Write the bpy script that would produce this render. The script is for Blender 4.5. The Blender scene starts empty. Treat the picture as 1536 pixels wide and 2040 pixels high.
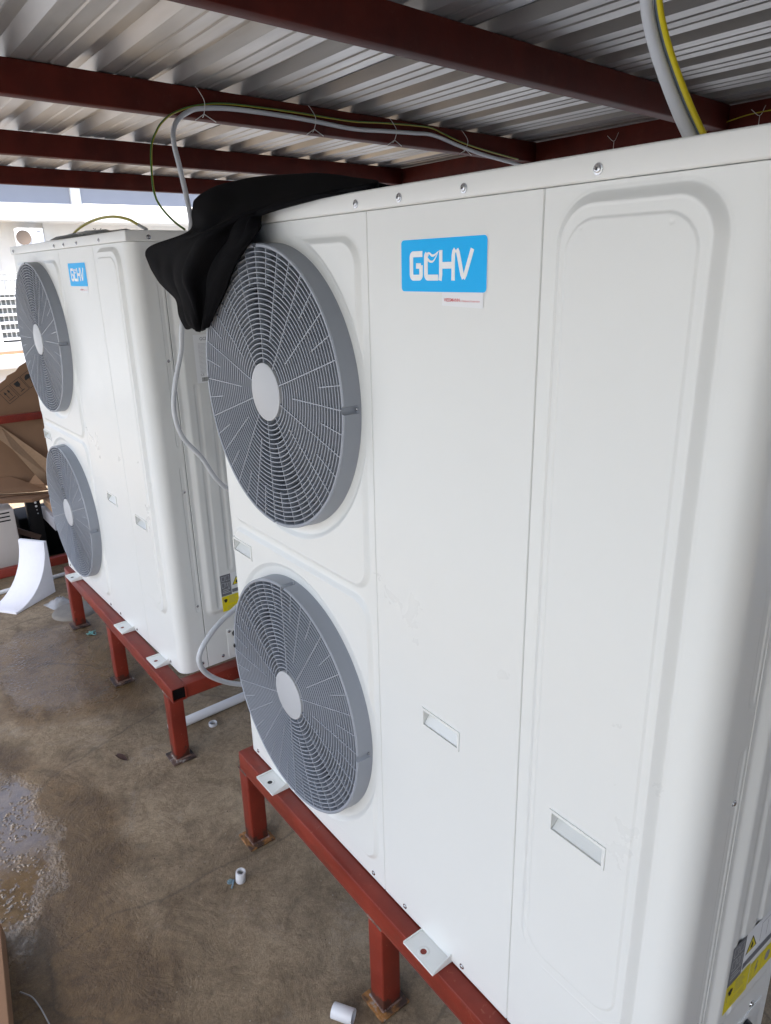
import bpy, bmesh, math, random
import numpy as np
from mathutils import Vector, Matrix
C = bpy.context.scene
col = C.collection
R = math.radians
random.seed(7)
rng = np.random.default_rng(5)

# ------------------------------------------------------------------ camera
F_PX = 1421.8237
cam = bpy.data.cameras.new('camera'); cob = bpy.data.objects.new('camera', cam); col.objects.link(cob)
yaw, pitch, roll = 0.6427, -0.3288, -0.0229
cy, sy, cp, sp = math.cos(yaw), math.sin(yaw), math.cos(pitch), math.sin(pitch)
fw = Vector((-cy*cp, sy*cp, sp)); rt = fw.cross(Vector((0, 0, 1))).normalized(); up = rt.cross(fw)
cr, sr = math.cos(roll), math.sin(roll)
rt2 = cr*rt + sr*up; up2 = -sr*rt + cr*up
M = Matrix(((rt2.x, up2.x, -fw.x, 1.6127), (rt2.y, up2.y, -fw.y, -0.7052), (rt2.z, up2.z, -fw.z, 1.2799), (0, 0, 0, 1)))
cob.matrix_world = M
cam.sensor_fit = 'VERTICAL'; cam.sensor_height = 36; cam.lens = 36*F_PX/2040
cam.clip_start = 0.02; cam.clip_end = 3000
C.camera = cob

# ------------------------------------------------------------------ world, sun, exposure
SUN_EL, SUN_AZ = R(60), R(152)          # azimuth measured from +y (north) clockwise
w = bpy.data.worlds.new('World'); C.world = w; w.use_nodes = True
nt = w.node_tree; bg = nt.nodes['Background']
sky = nt.nodes.new('ShaderNodeTexSky'); sky.sky_type = 'NISHITA'; sky.sun_disc = False
sky.sun_elevation = SUN_EL; sky.sun_rotation = SUN_AZ
sky.air_density = 1.0; sky.dust_density = 4.0; sky.ozone_density = 1.0; sky.altitude = 0
nt.links.new(sky.outputs[0], bg.inputs[0]); bg.inputs[1].default_value = 0.15
sd = bpy.data.lights.new('sun', 'SUN'); sd.energy = 2.0; sd.angle = R(0.8); sd.color = (1, .97, .93)
so = bpy.data.objects.new('sun', sd); col.objects.link(so)
tosun = Vector((math.sin(SUN_AZ)*math.cos(SUN_EL), math.cos(SUN_AZ)*math.cos(SUN_EL), math.sin(SUN_EL)))
so.rotation_euler = tosun.to_track_quat('Z', 'Y').to_euler(); so.location = (0, 0, 8)
C.view_settings.view_transform = 'Standard'; C.view_settings.look = 'None'
C.view_settings.exposure = 1.93; C.view_settings.gamma = 1
C.render.engine = 'CYCLES'

# ------------------------------------------------------------------ materials
def mat(name, base, rough=.5, metal=0, spec=.5, var=0, vscale=8, bump=0, bscale=200, coat=0, sheen=0, alpha=1, trans=0):
    m = bpy.data.materials.new(name); m.use_nodes = True
    t = m.node_tree; b = t.nodes['Principled BSDF']
    b.inputs['Base Color'].default_value = (*base, 1); b.inputs['Roughness'].default_value = rough
    b.inputs['Metallic'].default_value = metal; b.inputs['Specular IOR Level'].default_value = spec
    b.inputs['Coat Weight'].default_value = coat; b.inputs['Sheen Weight'].default_value = sheen
    b.inputs['Transmission Weight'].default_value = trans
    tc = t.nodes.new('ShaderNodeTexCoord')
    n = t.nodes.new('ShaderNodeTexNoise'); n.inputs['Scale'].default_value = vscale; n.inputs['Detail'].default_value = 8
    n.inputs['Roughness'].default_value = .6
    t.links.new(tc.outputs['Object'], n.inputs['Vector'])
    if var:
        mx = t.nodes.new('ShaderNodeMix'); mx.data_type = 'RGBA'
        mx.inputs['A'].default_value = (*[max(0, c*(1-var)) for c in base], 1)
        mx.inputs['B'].default_value = (*[min(1, c*(1+var)) for c in base], 1)
        t.links.new(n.outputs['Fac'], mx.inputs['Factor']); t.links.new(mx.outputs['Result'], b.inputs['Base Color'])
        r = t.nodes.new('ShaderNodeMapRange'); r.inputs['To Min'].default_value = max(.02, rough-.08); r.inputs['To Max'].default_value = rough+.1
        t.links.new(n.outputs['Fac'], r.inputs['Value']); t.links.new(r.outputs[0], b.inputs['Roughness'])
    if bump:
        n2 = t.nodes.new('ShaderNodeTexNoise'); n2.inputs['Scale'].default_value = bscale; n2.inputs['Detail'].default_value = 4
        t.links.new(tc.outputs['Object'], n2.inputs['Vector'])
        bp = t.nodes.new('ShaderNodeBump'); bp.inputs['Strength'].default_value = bump; bp.inputs['Distance'].default_value = .002
        t.links.new(n2.outputs['Fac'], bp.inputs['Height']); t.links.new(bp.outputs[0], b.inputs['Normal'])
    return m

MT = {}
def coat(nm, base):
    m = mat(nm, base, .29, var=.022, vscale=2.2); t = m.node_tree; b = t.nodes['Principled BSDF']; tc = t.nodes['Texture Coordinate']
    a = t.nodes.new('ShaderNodeTexNoise'); a.inputs['Scale'].default_value = 3.2; a.inputs['Detail'].default_value = 1.5
    c = t.nodes.new('ShaderNodeTexNoise'); c.inputs['Scale'].default_value = 700; c.inputs['Detail'].default_value = 2
    for x in (a, c): t.links.new(tc.outputs['Object'], x.inputs['Vector'])
    b1 = t.nodes.new('ShaderNodeBump'); b1.inputs['Strength'].default_value = .14; b1.inputs['Distance'].default_value = .004
    b2 = t.nodes.new('ShaderNodeBump'); b2.inputs['Strength'].default_value = .05; b2.inputs['Distance'].default_value = .001
    t.links.new(a.outputs['Fac'], b1.inputs['Height']); t.links.new(c.outputs['Fac'], b2.inputs['Height'])
    t.links.new(b1.outputs[0], b2.inputs['Normal']); t.links.new(b2.outputs[0], b.inputs['Normal'])
    # faint wiped dust and handling smudges
    d = t.nodes.new('ShaderNodeTexNoise'); d.inputs['Scale'].default_value = 9; d.inputs['Detail'].default_value = 9; d.inputs['Distortion'].default_value = 2
    t.links.new(tc.outputs['Object'], d.inputs['Vector'])
    r = t.nodes.new('ShaderNodeValToRGB'); r.color_ramp.elements[0].position = .56; r.color_ramp.elements[0].color = (0, 0, 0, 1); r.color_ramp.elements[1].position = .72; r.color_ramp.elements[1].color = (.05, .05, .05, 1)
    t.links.new(d.outputs['Fac'], r.inputs[0])
    src = b.inputs['Roughness'].links[0].from_socket
    ad = t.nodes.new('ShaderNodeMath'); ad.operation = 'ADD'; t.links.new(src, ad.inputs[0]); t.links.new(r.outputs[0], ad.inputs[1]); t.links.new(ad.outputs[0], b.inputs['Roughness'])
    src = b.inputs['Base Color'].links[0].from_socket
    mx = t.nodes.new('ShaderNodeMix'); mx.data_type = 'RGBA'; mx.inputs['B'].default_value = (.72, .73, .70, 1)
    t.links.new(r.outputs[0], mx.inputs['Factor']); t.links.new(src, mx.inputs['A']); t.links.new(mx.outputs['Result'], b.inputs['Base Color'])
    return m
MT['panel'] = coat('white_powder_coat', (.755, .77, .742))
MT['lid'] = coat('white_lid_coat', (.745, .755, .725))
MT['grille'] = mat('grey_plastic', (.29, .315, .355), .40, var=.03, vscale=20)
MT['hub'] = mat('light_grey_plastic', (.46, .475, .49), .4, var=.02)
MT['cavity'] = mat('dark_cavity', (.035, .037, .045), .6)
MT['blade'] = mat('blade_plastic', (.045, .05, .06), .4)
MT['coil'] = mat('coil_fins', (.10, .12, .15), .4, metal=.3)
MT['screw'] = mat('zinc_screw', (.62, .63, .64), .22, metal=1)
MT['screw_dark'] = mat('screw_socket', (.05, .05, .05), .5)
MT['blue'] = mat('blue_vinyl', (.0, .46, .95), .45, spec=.3)
MT['ink_white'] = mat('white_vinyl', (.86, .88, .88), .35)
MT['paper'] = mat('label_paper', (.8, .82, .83), .4)
MT['ink_red'] = mat('red_ink', (.65, .06, .07), .5)
MT['ink_grey'] = mat('grey_ink', (.28, .28, .3), .5)
MT['ink_black'] = mat('black_ink', (.02, .02, .02), .5)
MT['label_dark'] = mat('dark_label', (.16, .17, .19), .35)
MT['yellow_label'] = mat('yellow_label', (.78, .66, .01), .35)
MT['rubber'] = mat('black_rubber', (.01, .01, .012), .5)
MT['oxide'] = None
MT['cloth'] = mat('black_fleece', (.0024, .0024, .0033), .85, spec=.10, bump=.5, bscale=600)
MT['cable_grey'] = mat('grey_cable', (.42, .44, .46), .4, var=.05, vscale=30)
MT['cable_white'] = mat('white_conduit', (.56, .58, .60), .35)
MT['cable_yellow'] = mat('yellow_cable', (.62, .50, .01), .4)
MT['cable_olive'] = mat('yellow_green_cable', (.42, .36, .02), .4)
MT['cable_green'] = mat('green_stripe', (.05, .16, .03), .4)
MT['cable_blue'] = mat('slate_cable', (.13, .17, .21), .45, var=.1, vscale=60)
MT['tie'] = mat('nylon_tie', (.62, .60, .57), .4)
MT['pvc'] = mat('white_pvc', (.66, .68, .70), .3, var=.03)
MT['foam'] = mat('white_polystyrene', (.83, .84, .88), .8, var=.04, vscale=60, bump=.6, bscale=250)
MT['board'] = mat('brown_cardboard', (.25, .145, .082), .85, var=.12, vscale=12, bump=.3, bscale=60)
MT['board_edge'] = mat('cardboard_edge', (.33, .215, .13), .9, var=.2, vscale=80)
MT['cabinet'] = mat('cream_enamel', (.60, .56, .52), .45, var=.04)
MT['black_metal'] = mat('black_metal', (.008, .008, .009), .5, spec=.3)
MT['black'] = mat('black_plastic', (.004, .004, .005), .7, spec=.2)
MT['slat'] = mat('white_paint', (.78, .79, .80), .5, var=.05)
MT['wall'] = mat('white_render', (.80, .79, .76), .85, var=.06, vscale=3, bump=.3, bscale=40)
MT['wall_grey'] = mat('blue_grey_render', (.31, .325, .37), .8, var=.1, vscale=2)
MT['wall_blocker'] = mat('blocker_grey', (.17, .20, .24), .85, var=.1, vscale=2)
MT['wall_bounce'] = mat('bounce_grey', (.27, .28, .29), .85, var=.1, vscale=2)
MT['yard'] = mat('bounce_concrete', (.24, .255, .27), .85, var=.15, vscale=2, bump=.3, bscale=60)
MT['wood'] = mat('bare_wood', (.36, .22, .13), .8, var=.2, vscale=20)
MT['leaf'] = mat('dry_leaf', (.05, .022, .015), .7)
MT['teal'] = mat('teal_scrap', (.15, .36, .34), .5)
MT['bag'] = mat('clear_bag', (.75, .77, .78), .2, trans=.6)
MT['fence'] = mat('fence_paint', (.78, .77, .72), .5)

def oxide(nm='red_oxide_primer', lo=(.150, .018, .010), hi=(.255, .033, .017), scr=(.33, .12, .08), rg=(.3, .55), sp_=.4):
    m = mat(nm, lo, .42, spec=sp_)
    t = m.node_tree; b = t.nodes['Principled BSDF']; tc = t.nodes['Texture Coordinate']
    n = t.nodes.new('ShaderNodeTexNoise'); n.inputs['Scale'].default_value = 9; n.inputs['Detail'].default_value = 9
    mp = t.nodes.new('ShaderNodeMapping'); mp.inputs['Scale'].default_value = (1, 1, 1)
    t.links.new(tc.outputs['Object'], mp.inputs[0]); t.links.new(mp.outputs[0], n.inputs['Vector'])
    cr_ = t.nodes.new('ShaderNodeValToRGB')
    cr_.color_ramp.elements[0].position = .3; cr_.color_ramp.elements[0].color = (*lo, 1)
    cr_.color_ramp.elements[1].position = .75; cr_.color_ramp.elements[1].color = (*hi, 1)
    t.links.new(n.outputs['Fac'], cr_.inputs[0])
    n2 = t.nodes.new('ShaderNodeTexNoise'); n2.inputs['Scale'].default_value = 55; n2.inputs['Detail'].default_value = 6; n2.inputs['Distortion'].default_value = 1.5
    t.links.new(tc.outputs['Object'], n2.inputs['Vector'])
    r2 = t.nodes.new('ShaderNodeValToRGB'); r2.color_ramp.elements[0].position = .66; r2.color_ramp.elements[0].color = (0, 0, 0, 1)
    r2.color_ramp.elements[1].position = .74; r2.color_ramp.elements[1].color = (.55, .55, .55, 1)
    t.links.new(n2.outputs['Fac'], r2.inputs[0])
    mx = t.nodes.new('ShaderNodeMix'); mx.data_type = 'RGBA'; mx.inputs['B'].default_value = (*scr, 1)
    t.links.new(r2.outputs[0], mx.inputs['Factor']); t.links.new(cr_.outputs[0], mx.inputs['A']); t.links.new(mx.outputs['Result'], b.inputs['Base Color'])
    rr = t.nodes.new('ShaderNodeMapRange'); rr.inputs['To Min'].default_value = rg[0]; rr.inputs['To Max'].default_value = rg[1]
    t.links.new(n.outputs['Fac'], rr.inputs['Value']); t.links.new(rr.outputs[0], b.inputs['Roughness'])
    bp = t.nodes.new('ShaderNodeBump'); bp.inputs['Strength'].default_value = .35; bp.inputs['Distance'].default_value = .001
    t.links.new(n2.outputs['Fac'], bp.inputs['Height']); t.links.new(bp.outputs[0], b.inputs['Normal'])
    # flaked, scorched paint just above the floor and brown grime rubbed along the steel
    sp = t.nodes.new('ShaderNodeSeparateXYZ'); t.links.new(tc.outputs['Object'], sp.inputs[0])
    zr = t.nodes.new('ShaderNodeMapRange'); zr.inputs['From Min'].default_value = -.225; zr.inputs['From Max'].default_value = -.31; zr.inputs['To Min'].default_value = -.25; zr.inputs['To Max'].default_value = .22
    t.links.new(sp.outputs[2], zr.inputs['Value'])
    n4 = t.nodes.new('ShaderNodeTexNoise'); n4.inputs['Scale'].default_value = 28; n4.inputs['Detail'].default_value = 8; n4.inputs['Roughness'].default_value = .7
    t.links.new(tc.outputs['Object'], n4.inputs['Vector'])
    ad = t.nodes.new('ShaderNodeMath'); ad.operation = 'ADD'; t.links.new(n4.outputs['Fac'], ad.inputs[0]); t.links.new(zr.outputs[0], ad.inputs[1])
    r4 = t.nodes.new('ShaderNodeValToRGB'); r4.color_ramp.elements[0].position = .52; r4.color_ramp.elements[0].color = (0, 0, 0, 1); r4.color_ramp.elements[1].position = .58; r4.color_ramp.elements[1].color = (.85, .85, .85, 1)
    t.links.new(ad.outputs[0], r4.inputs[0])
    m2 = t.nodes.new('ShaderNodeMix'); m2.data_type = 'RGBA'; m2.inputs['B'].default_value = (.045, .025, .018, 1)
    t.links.new(r4.outputs[0], m2.inputs['Factor']); t.links.new(mx.outputs['Result'], m2.inputs['A'])
    n5 = t.nodes.new('ShaderNodeTexNoise'); n5.inputs['Scale'].default_value = 14; n5.inputs['Detail'].default_value = 10; n5.inputs['Roughness'].default_value = .75
    t.links.new(tc.outputs['Object'], n5.inputs['Vector'])
    r5 = t.nodes.new('ShaderNodeValToRGB'); r5.color_ramp.elements[0].position = .55; r5.color_ramp.elements[0].color = (0, 0, 0, 1); r5.color_ramp.elements[1].position = .75; r5.color_ramp.elements[1].color = (.5, .5, .5, 1)
    t.links.new(n5.outputs['Fac'], r5.inputs[0])
    m3 = t.nodes.new('ShaderNodeMix'); m3.data_type = 'RGBA'; m3.inputs['B'].default_value = (.10, .035, .022, 1)
    t.links.new(r5.outputs[0], m3.inputs['Factor']); t.links.new(m2.outputs['Result'], m3.inputs['A']); t.links.new(m3.outputs['Result'], b.inputs['Base Color'])
    return m
MT['oxide'] = oxide()
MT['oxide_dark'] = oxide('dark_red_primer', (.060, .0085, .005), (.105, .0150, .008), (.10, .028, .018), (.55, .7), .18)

def rusty(name, lo, hi, edge0=.42, edge1=.6):
    m = mat(name, lo, .7); t = m.node_tree; b = t.nodes['Principled BSDF']; tc = t.nodes['Texture Coordinate']
    n = t.nodes.new('ShaderNodeTexNoise'); n.inputs['Scale'].default_value = 38; n.inputs['Detail'].default_value = 9
    t.links.new(tc.outputs['Object'], n.inputs['Vector'])
    c = t.nodes.new('ShaderNodeValToRGB'); c.color_ramp.elements[0].position = edge0; c.color_ramp.elements[0].color = (*lo, 1)
    c.color_ramp.elements[1].position = edge1; c.color_ramp.elements[1].color = (*hi, 1)
    e = c.color_ramp.elements.new(.7); e.color = (.3, .29, .27, 1)
    t.links.new(n.outputs['Fac'], c.inputs[0]); t.links.new(c.outputs[0], b.inputs['Base Color'])
    bp = t.nodes.new('ShaderNodeBump'); bp.inputs['Strength'].default_value = .6; bp.inputs['Distance'].default_value = .003
    t.links.new(n.outputs['Fac'], bp.inputs['Height']); t.links.new(bp.outputs[0], b.inputs['Normal'])
    return m
MT['rust'] = rusty('rusty_plate', (.05, .028, .018), (.30, .135, .032))
MT['rust_dark'] = rusty('dark_plate', (.03, .02, .018), (.10, .06, .045))
MT['weld'] = rusty('burnt_weld', (.08, .04, .03), (.20, .12, .09), .35, .6)

def steel_sheet():
    m = mat('galvanised_sheet', (.44, .43, .41), .30, metal=.6)
    t = m.node_tree; b = t.nodes['Principled BSDF']; tc = t.nodes['Texture Coordinate']
    mp = t.nodes.new('ShaderNodeMapping'); mp.inputs['Scale'].default_value = (.6, 5, 5)
    n = t.nodes.new('ShaderNodeTexNoise'); n.inputs['Scale'].default_value = 1.6; n.inputs['Detail'].default_value = 5
    t.links.new(tc.outputs['Object'], mp.inputs[0]); t.links.new(mp.outputs[0], n.inputs['Vector'])
    c = t.nodes.new('ShaderNodeValToRGB'); c.color_ramp.elements[0].position = .3; c.color_ramp.elements[0].color = (.35, .345, .335, 1)
    c.color_ramp.elements[1].position = .7; c.color_ramp.elements[1].color = (.53, .525, .515, 1)
    t.links.new(n.outputs['Fac'], c.inputs[0]); t.links.new(c.outputs[0], b.inputs['Base Color'])
    r = t.nodes.new('ShaderNodeMapRange'); r.inputs['To Min'].default_value = .30; r.inputs['To Max'].default_value = .46
    n3 = t.nodes.new('ShaderNodeTexNoise'); n3.inputs['Scale'].default_value = 3
    t.links.new(mp.outputs[0], n3.inputs['Vector']); t.links.new(n3.outputs['Fac'], r.inputs['Value']); t.links.new(r.outputs[0], b.inputs['Roughness'])
    mp2 = t.nodes.new('ShaderNodeMapping'); mp2.inputs['Scale'].default_value = (1.2, 9, 9)
    n2 = t.nodes.new('ShaderNodeTexNoise'); n2.inputs['Scale'].default_value = 1.5; n2.inputs['Detail'].default_value = 2
    t.links.new(tc.outputs['Object'], mp2.inputs[0]); t.links.new(mp2.outputs[0], n2.inputs['Vector'])
    bp = t.nodes.new('ShaderNodeBump'); bp.inputs['Strength'].default_value = .35; bp.inputs['Distance'].default_value = .012
    t.links.new(n2.outputs['Fac'], bp.inputs['Height']); t.links.new(bp.outputs[0], b.inputs['Normal'])
    return m
MT['sheet'] = steel_sheet()

def concrete():
    m = bpy.data.materials.new('damp_concrete'); m.use_nodes = True
    t = m.node_tree; b = t.nodes['Principled BSDF']; L = t.links.new
    tc = t.nodes.new('ShaderNodeTexCoord'); P = tc.outputs['Object']
    def noise(s, d=8, r=.6, dist=0):
        n = t.nodes.new('ShaderNodeTexNoise'); n.inputs['Scale'].default_value = s; n.inputs['Detail'].default_value = d
        n.inputs['Roughness'].default_value = r; n.inputs['Distortion'].default_value = dist; L(P, n.inputs['Vector']); return n.outputs['Fac']
    def ramp(x, a, b_, ca, cb):
        c = t.nodes.new('ShaderNodeValToRGB'); c.color_ramp.elements[0].position = a; c.color_ramp.elements[1].position = b_
        c.color_ramp.elements[0].color = (*ca, 1); c.color_ramp.elements[1].color = (*cb, 1); L(x, c.inputs[0]); return c.outputs[0]
    def mix(f, A, B, mode='MIX'):
        x = t.nodes.new('ShaderNodeMix'); x.data_type = 'RGBA'; x.blend_type = mode
        if hasattr(f, 'links'): L(f, x.inputs['Factor'])
        else: x.inputs['Factor'].default_value = f
        for k, v in (('A', A), ('B', B)):
            if hasattr(v, 'links'): L(v, x.inputs[k])
            else: x.inputs[k].default_value = (*v, 1)
        return x.outputs['Result']
    def math_(op, a, b_=None, c=None):
        x = t.nodes.new('ShaderNodeMath'); x.operation = op
        for i, v in enumerate((a, b_, c)):
            if v is None: continue
            if hasattr(v, 'links'): L(v, x.inputs[i])
            else: x.inputs[i].default_value = v
        return x.outputs[0]
    base = ramp(noise(1.9, 12, .72), .32, .68, (.130, .094, .054), (.42, .335, .225))
    grain = ramp(noise(48, 14, .88), .34, .66, (.68, .66, .63), (1.28, 1.27, 1.25))
    base = mix(1.0, base, grain, 'MULTIPLY')
    speck = ramp(noise(300, 5, .9), .40, .62, (.78, .77, .76), (1.20, 1.19, 1.18))
    base = mix(1.0, base, speck, 'MULTIPLY')
    blotch = ramp(noise(5, 12, .8, 1.6), .52, .66, (0, 0, 0), (.75, .75, .75))
    base = mix(blotch, base, mix(1.0, base, (.52, .47, .42), 'MULTIPLY'))
    dots = t.nodes.new('ShaderNodeTexVoronoi'); dots.inputs['Scale'].default_value = 42; L(P, dots.inputs['Vector'])
    dsel = math_('MULTIPLY', ramp(dots.outputs['Distance'], .05, .12, (1, 1, 1), (0, 0, 0)), ramp(noise(16, 3), .52, .56, (0, 0, 0), (1, 1, 1)))
    base = mix(math_('MULTIPLY', dsel, .7), base, (.42, .38, .31))
    streak = ramp(noise(7, 9, .7, 2.2), .46, .7, (1, 1, 1), (.62, .60, .58))
    base = mix(1.0, base, streak, 'MULTIPLY')
    pale = ramp(noise(3.6, 12, .8, .6), .54, .70, (0, 0, 0), (.55, .55, .55))
    base = mix(pale, base, (.36, .32, .265))
    # thin cracks / scratches
    v = t.nodes.new('ShaderNodeTexVoronoi'); v.feature = 'DISTANCE_TO_EDGE'; v.inputs['Scale'].default_value = 1.3
    wv = t.nodes.new('ShaderNodeMix'); wv.data_type = 'RGBA'; wv.inputs['Factor'].default_value = .12
    nn = t.nodes.new('ShaderNodeTexNoise'); nn.inputs['Scale'].default_value = 5; nn.inputs['Detail'].default_value = 6; L(P, nn.inputs['Vector'])
    L(P, wv.inputs['A']); L(nn.outputs['Color'], wv.inputs['B']); L(wv.outputs['Result'], v.inputs['Vector'])
    crack = ramp(v.outputs['Distance'], .0015, .006, (.45, .45, .45), (0, 0, 0))
    base = mix(crack, base, (.05, .04, .03))
    # wet zones
    sx = t.nodes.new('ShaderNodeSeparateXYZ'); L(P, sx.inputs[0])
    def blob(x0, y0, rx, ry, e=.9, amt=1.4, sc=3.0, sf=.10):
        dx = math_('DIVIDE', math_('SUBTRACT', sx.outputs[0], x0), rx); dy = math_('DIVIDE', math_('SUBTRACT', sx.outputs[1], y0), ry)
        d = math_('SQRT', math_('ADD', math_('MULTIPLY', dx, dx), math_('MULTIPLY', dy, dy)))
        d = math_('ADD', d, math_('MULTIPLY', math_('SUBTRACT', noise(sc, 8, .65), .5), amt))
        r = t.nodes.new('ShaderNodeMapRange'); r.interpolation_type = 'SMOOTHSTEP'
        r.inputs['From Min'].default_value = e+sf; r.inputs['From Max'].default_value = e-sf; L(d, r.inputs['Value']); return r.outputs[0]
    damp = math_('MAXIMUM', blob(-1.38, -.16, .52, .38, .95, 1.9, 2.6, .16), math_('MAXIMUM', blob(.14, -.60, .40, .24, 1, 1.8, 3.4, .3), blob(-.36, -.60, .52, .30, 1, 1.5, 4, .22)))
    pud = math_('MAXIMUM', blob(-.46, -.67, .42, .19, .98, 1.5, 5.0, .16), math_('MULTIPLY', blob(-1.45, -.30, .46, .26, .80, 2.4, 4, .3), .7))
    base = mix(math_('MULTIPLY', damp, .85), base, mix(1.0, base, (.58, .47, .30), 'MULTIPLY'))
    base = mix(math_('MULTIPLY', pud, .08), base, (.30, .27, .23))  # slight pale tint painting a brighter reflection into the puddle colour
    L(base, b.inputs['Base Color'])
    L(math_('ADD', .5, math_('MULTIPLY', pud, .45)), b.inputs['Specular IOR Level'])
    rough = math_('ADD', .78, math_('MULTIPLY', math_('SUBTRACT', noise(25, 6), .5), .25))
    rough = math_('SUBTRACT', rough, math_('MULTIPLY', damp, .42))
    rough = math_('MAXIMUM', math_('SUBTRACT', rough, math_('MULTIPLY', pud, .8)), .03)
    L(rough, b.inputs['Roughness'])
    # relief: fine grit everywhere, pebbly lumps standing out of the puddle
    vo = t.nodes.new('ShaderNodeTexVoronoi'); vo.feature = 'SMOOTH_F1'; vo.inputs['Scale'].default_value = 95; L(P, vo.inputs['Vector'])
    lump = ramp(vo.outputs['Distance'], .15, .40, (1, 1, 1), (0, 0, 0))
    lump = math_('MULTIPLY', lump, ramp(noise(13, 5), .47, .58, (0, 0, 0), (1, 1, 1)))
    h = math_('ADD', math_('MULTIPLY', noise(120, 12, .85), .7), math_('MULTIPLY', noise(8, 12, .75, 1.2), 1.7))
    h = math_('MULTIPLY', h, math_('SUBTRACT', 1, math_('MULTIPLY', pud, .985)))
    h = math_('ADD', h, math_('MULTIPLY', math_('MULTIPLY', lump, .6), math_('MAXIMUM', math_('MULTIPLY', damp, .30), pud)))
    bp = t.nodes.new('ShaderNodeBump'); bp.inputs['Strength'].default_value = .8; bp.inputs['Distance'].default_value = .006
    L(h, bp.inputs['Height']); L(bp.outputs[0], b.inputs['Normal'])
    return m
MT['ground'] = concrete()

# ------------------------------------------------------------------ helpers
def me(name, V, Fc, m, parent=None, smooth=False, mats=None, idx=None):
    d = bpy.data.meshes.new(name); d.from_pydata([tuple(map(float, v)) for v in V], [], [tuple(map(int, f)) for f in Fc]); d.update()
    if m: d.materials.append(m)
    for x in mats or []: d.materials.append(x)
    if idx is not None: d.polygons.foreach_set('material_index', np.array(idx, np.int32))
    if smooth: d.polygons.foreach_set('use_smooth', [True]*len(d.polygons))
    o = bpy.data.objects.new(name, d); col.objects.link(o)
    if parent: o.parent = parent
    return o
class MB:
    def __init__(s): s.V = []; s.F = []
    def add(s, V, Fc):
        n = len(s.V); s.V += [tuple(map(float, v)) for v in V]; s.F += [tuple(i+n for i in f) for f in Fc]; return s
    def box(s, a, b, bev=0):
        (x0, y0, z0), (x1, y1, z1) = a, b
        V = [(x, y, z) for x in (x0, x1) for y in (y0, y1) for z in (z0, z1)]
        return s.add(V, [(0, 1, 3, 2), (4, 6, 7, 5), (0, 4, 5, 1), (2, 3, 7, 6), (0, 2, 6, 4), (1, 5, 7, 3)])
    def quad(s, *p): return s.add(p, [tuple(range(len(p)))])
    def beam(s, p, q, w, h, upv=(0, 0, 1)):
        p, q = Vector(p), Vector(q); d = (q-p).normalized(); r = d.cross(Vector(upv)).normalized(); u = r.cross(d)
        V = [c + r*a*w/2 + u*b*h/2 for c in (p, q) for a, b in ((-1, -1), (1, -1), (1, 1), (-1, 1))]
        return s.add(V, [(3, 2, 1, 0), (4, 5, 6, 7), (0, 1, 5, 4), (1, 2, 6, 5), (2, 3, 7, 6), (3, 0, 4, 7)])
    def tube(s, pts, r, n=10, cap=True):
        P = [Vector(p) for p in pts]; N = len(P); prev = None; V = []
        for i, p in enumerate(P):
            d = (P[min(i+1, N-1)] - P[max(i-1, 0)]).normalized()
            if prev is None: a = d.orthogonal().normalized()
            else: a = (prev - d*prev.dot(d)).normalized()
            prev = a; b = d.cross(a); rr = r[i] if hasattr(r, '__len__') else r
            V += [p + (a*math.cos(2*math.pi*k/n) + b*math.sin(2*math.pi*k/n))*rr for k in range(n)]
        Fc = [(i*n+k, i*n+(k+1) % n, (i+1)*n+(k+1) % n, (i+1)*n+k) for i in range(N-1) for k in range(n)]
        if cap: Fc += [tuple(range(n-1, -1, -1)), tuple(range((N-1)*n, N*n))]
        return s.add(V, Fc)
    def lathe(s, prof, n=32, axis='z', c=(0, 0, 0), closed=False):
        V = []
        for (r, h) in prof:
            for k in range(n):
                a = 2*math.pi*k/n; x, y = r*math.cos(a), r*math.sin(a)
                V.append((c[0]+x, c[1]+y, c[2]+h) if axis == 'z' else (c[0]+x, c[1]+h, c[2]+y) if axis == 'y' else (c[0]+h, c[1]+x, c[2]+y))
        m_ = len(prof); Fc = [(i*n+k, i*n+(k+1) % n, ((i+1) % m_)*n+(k+1) % n, ((i+1) % m_)*n+k) for i in range(m_ if closed else m_-1) for k in range(n)]
        return s.add(V, Fc)
    def build(s, name, m, parent=None, smooth=False, bevel=0, seg=2, autosm=False):
        o = me(name, s.V, s.F, m, parent, smooth)
        if True:
            b = bmesh.new(); b.from_mesh(o.data); bmesh.ops.recalc_face_normals(b, faces=b.faces); b.to_mesh(o.data); b.free()
        if bevel:
            md = o.modifiers.new('b', 'BEVEL'); md.width = bevel; md.segments = seg; md.limit_method = 'ANGLE'; md.angle_limit = R(40)
            bake(o)
            if seg > 1: o.data.polygons.foreach_set('use_smooth', [True]*len(o.data.polygons)); sharp(o, 50)
        if autosm: o.data.polygons.foreach_set('use_smooth', [True]*len(o.data.polygons)); sharp(o, 35)
        return o
def sharp(o, deg):
    b = bmesh.new(); b.from_mesh(o.data)
    for e in b.edges:
        e.smooth = not (len(e.link_faces) == 2 and e.calc_face_angle(0) > R(deg))
    b.to_mesh(o.data); b.free()
def bake(o):
    dg = bpy.context.evaluated_depsgraph_get(); dg.update()
    nm = bpy.data.meshes.new_from_object(o.evaluated_get(dg)); old = o.data; o.modifiers.clear(); o.data = nm; bpy.data.meshes.remove(old)
def tag(o, label=None, cat=None, group=None, kind=None):
    if label: o['label'] = label
    if cat: o['category'] = cat
    if group: o['group'] = group
    if kind: o['kind'] = kind
    return o
def empty(name, loc, rz=0):
    o = bpy.data.objects.new(name, None); o.location = loc; o.rotation_euler = (0, 0, rz); o.empty_display_size = .1; col.objects.link(o); return o
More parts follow.
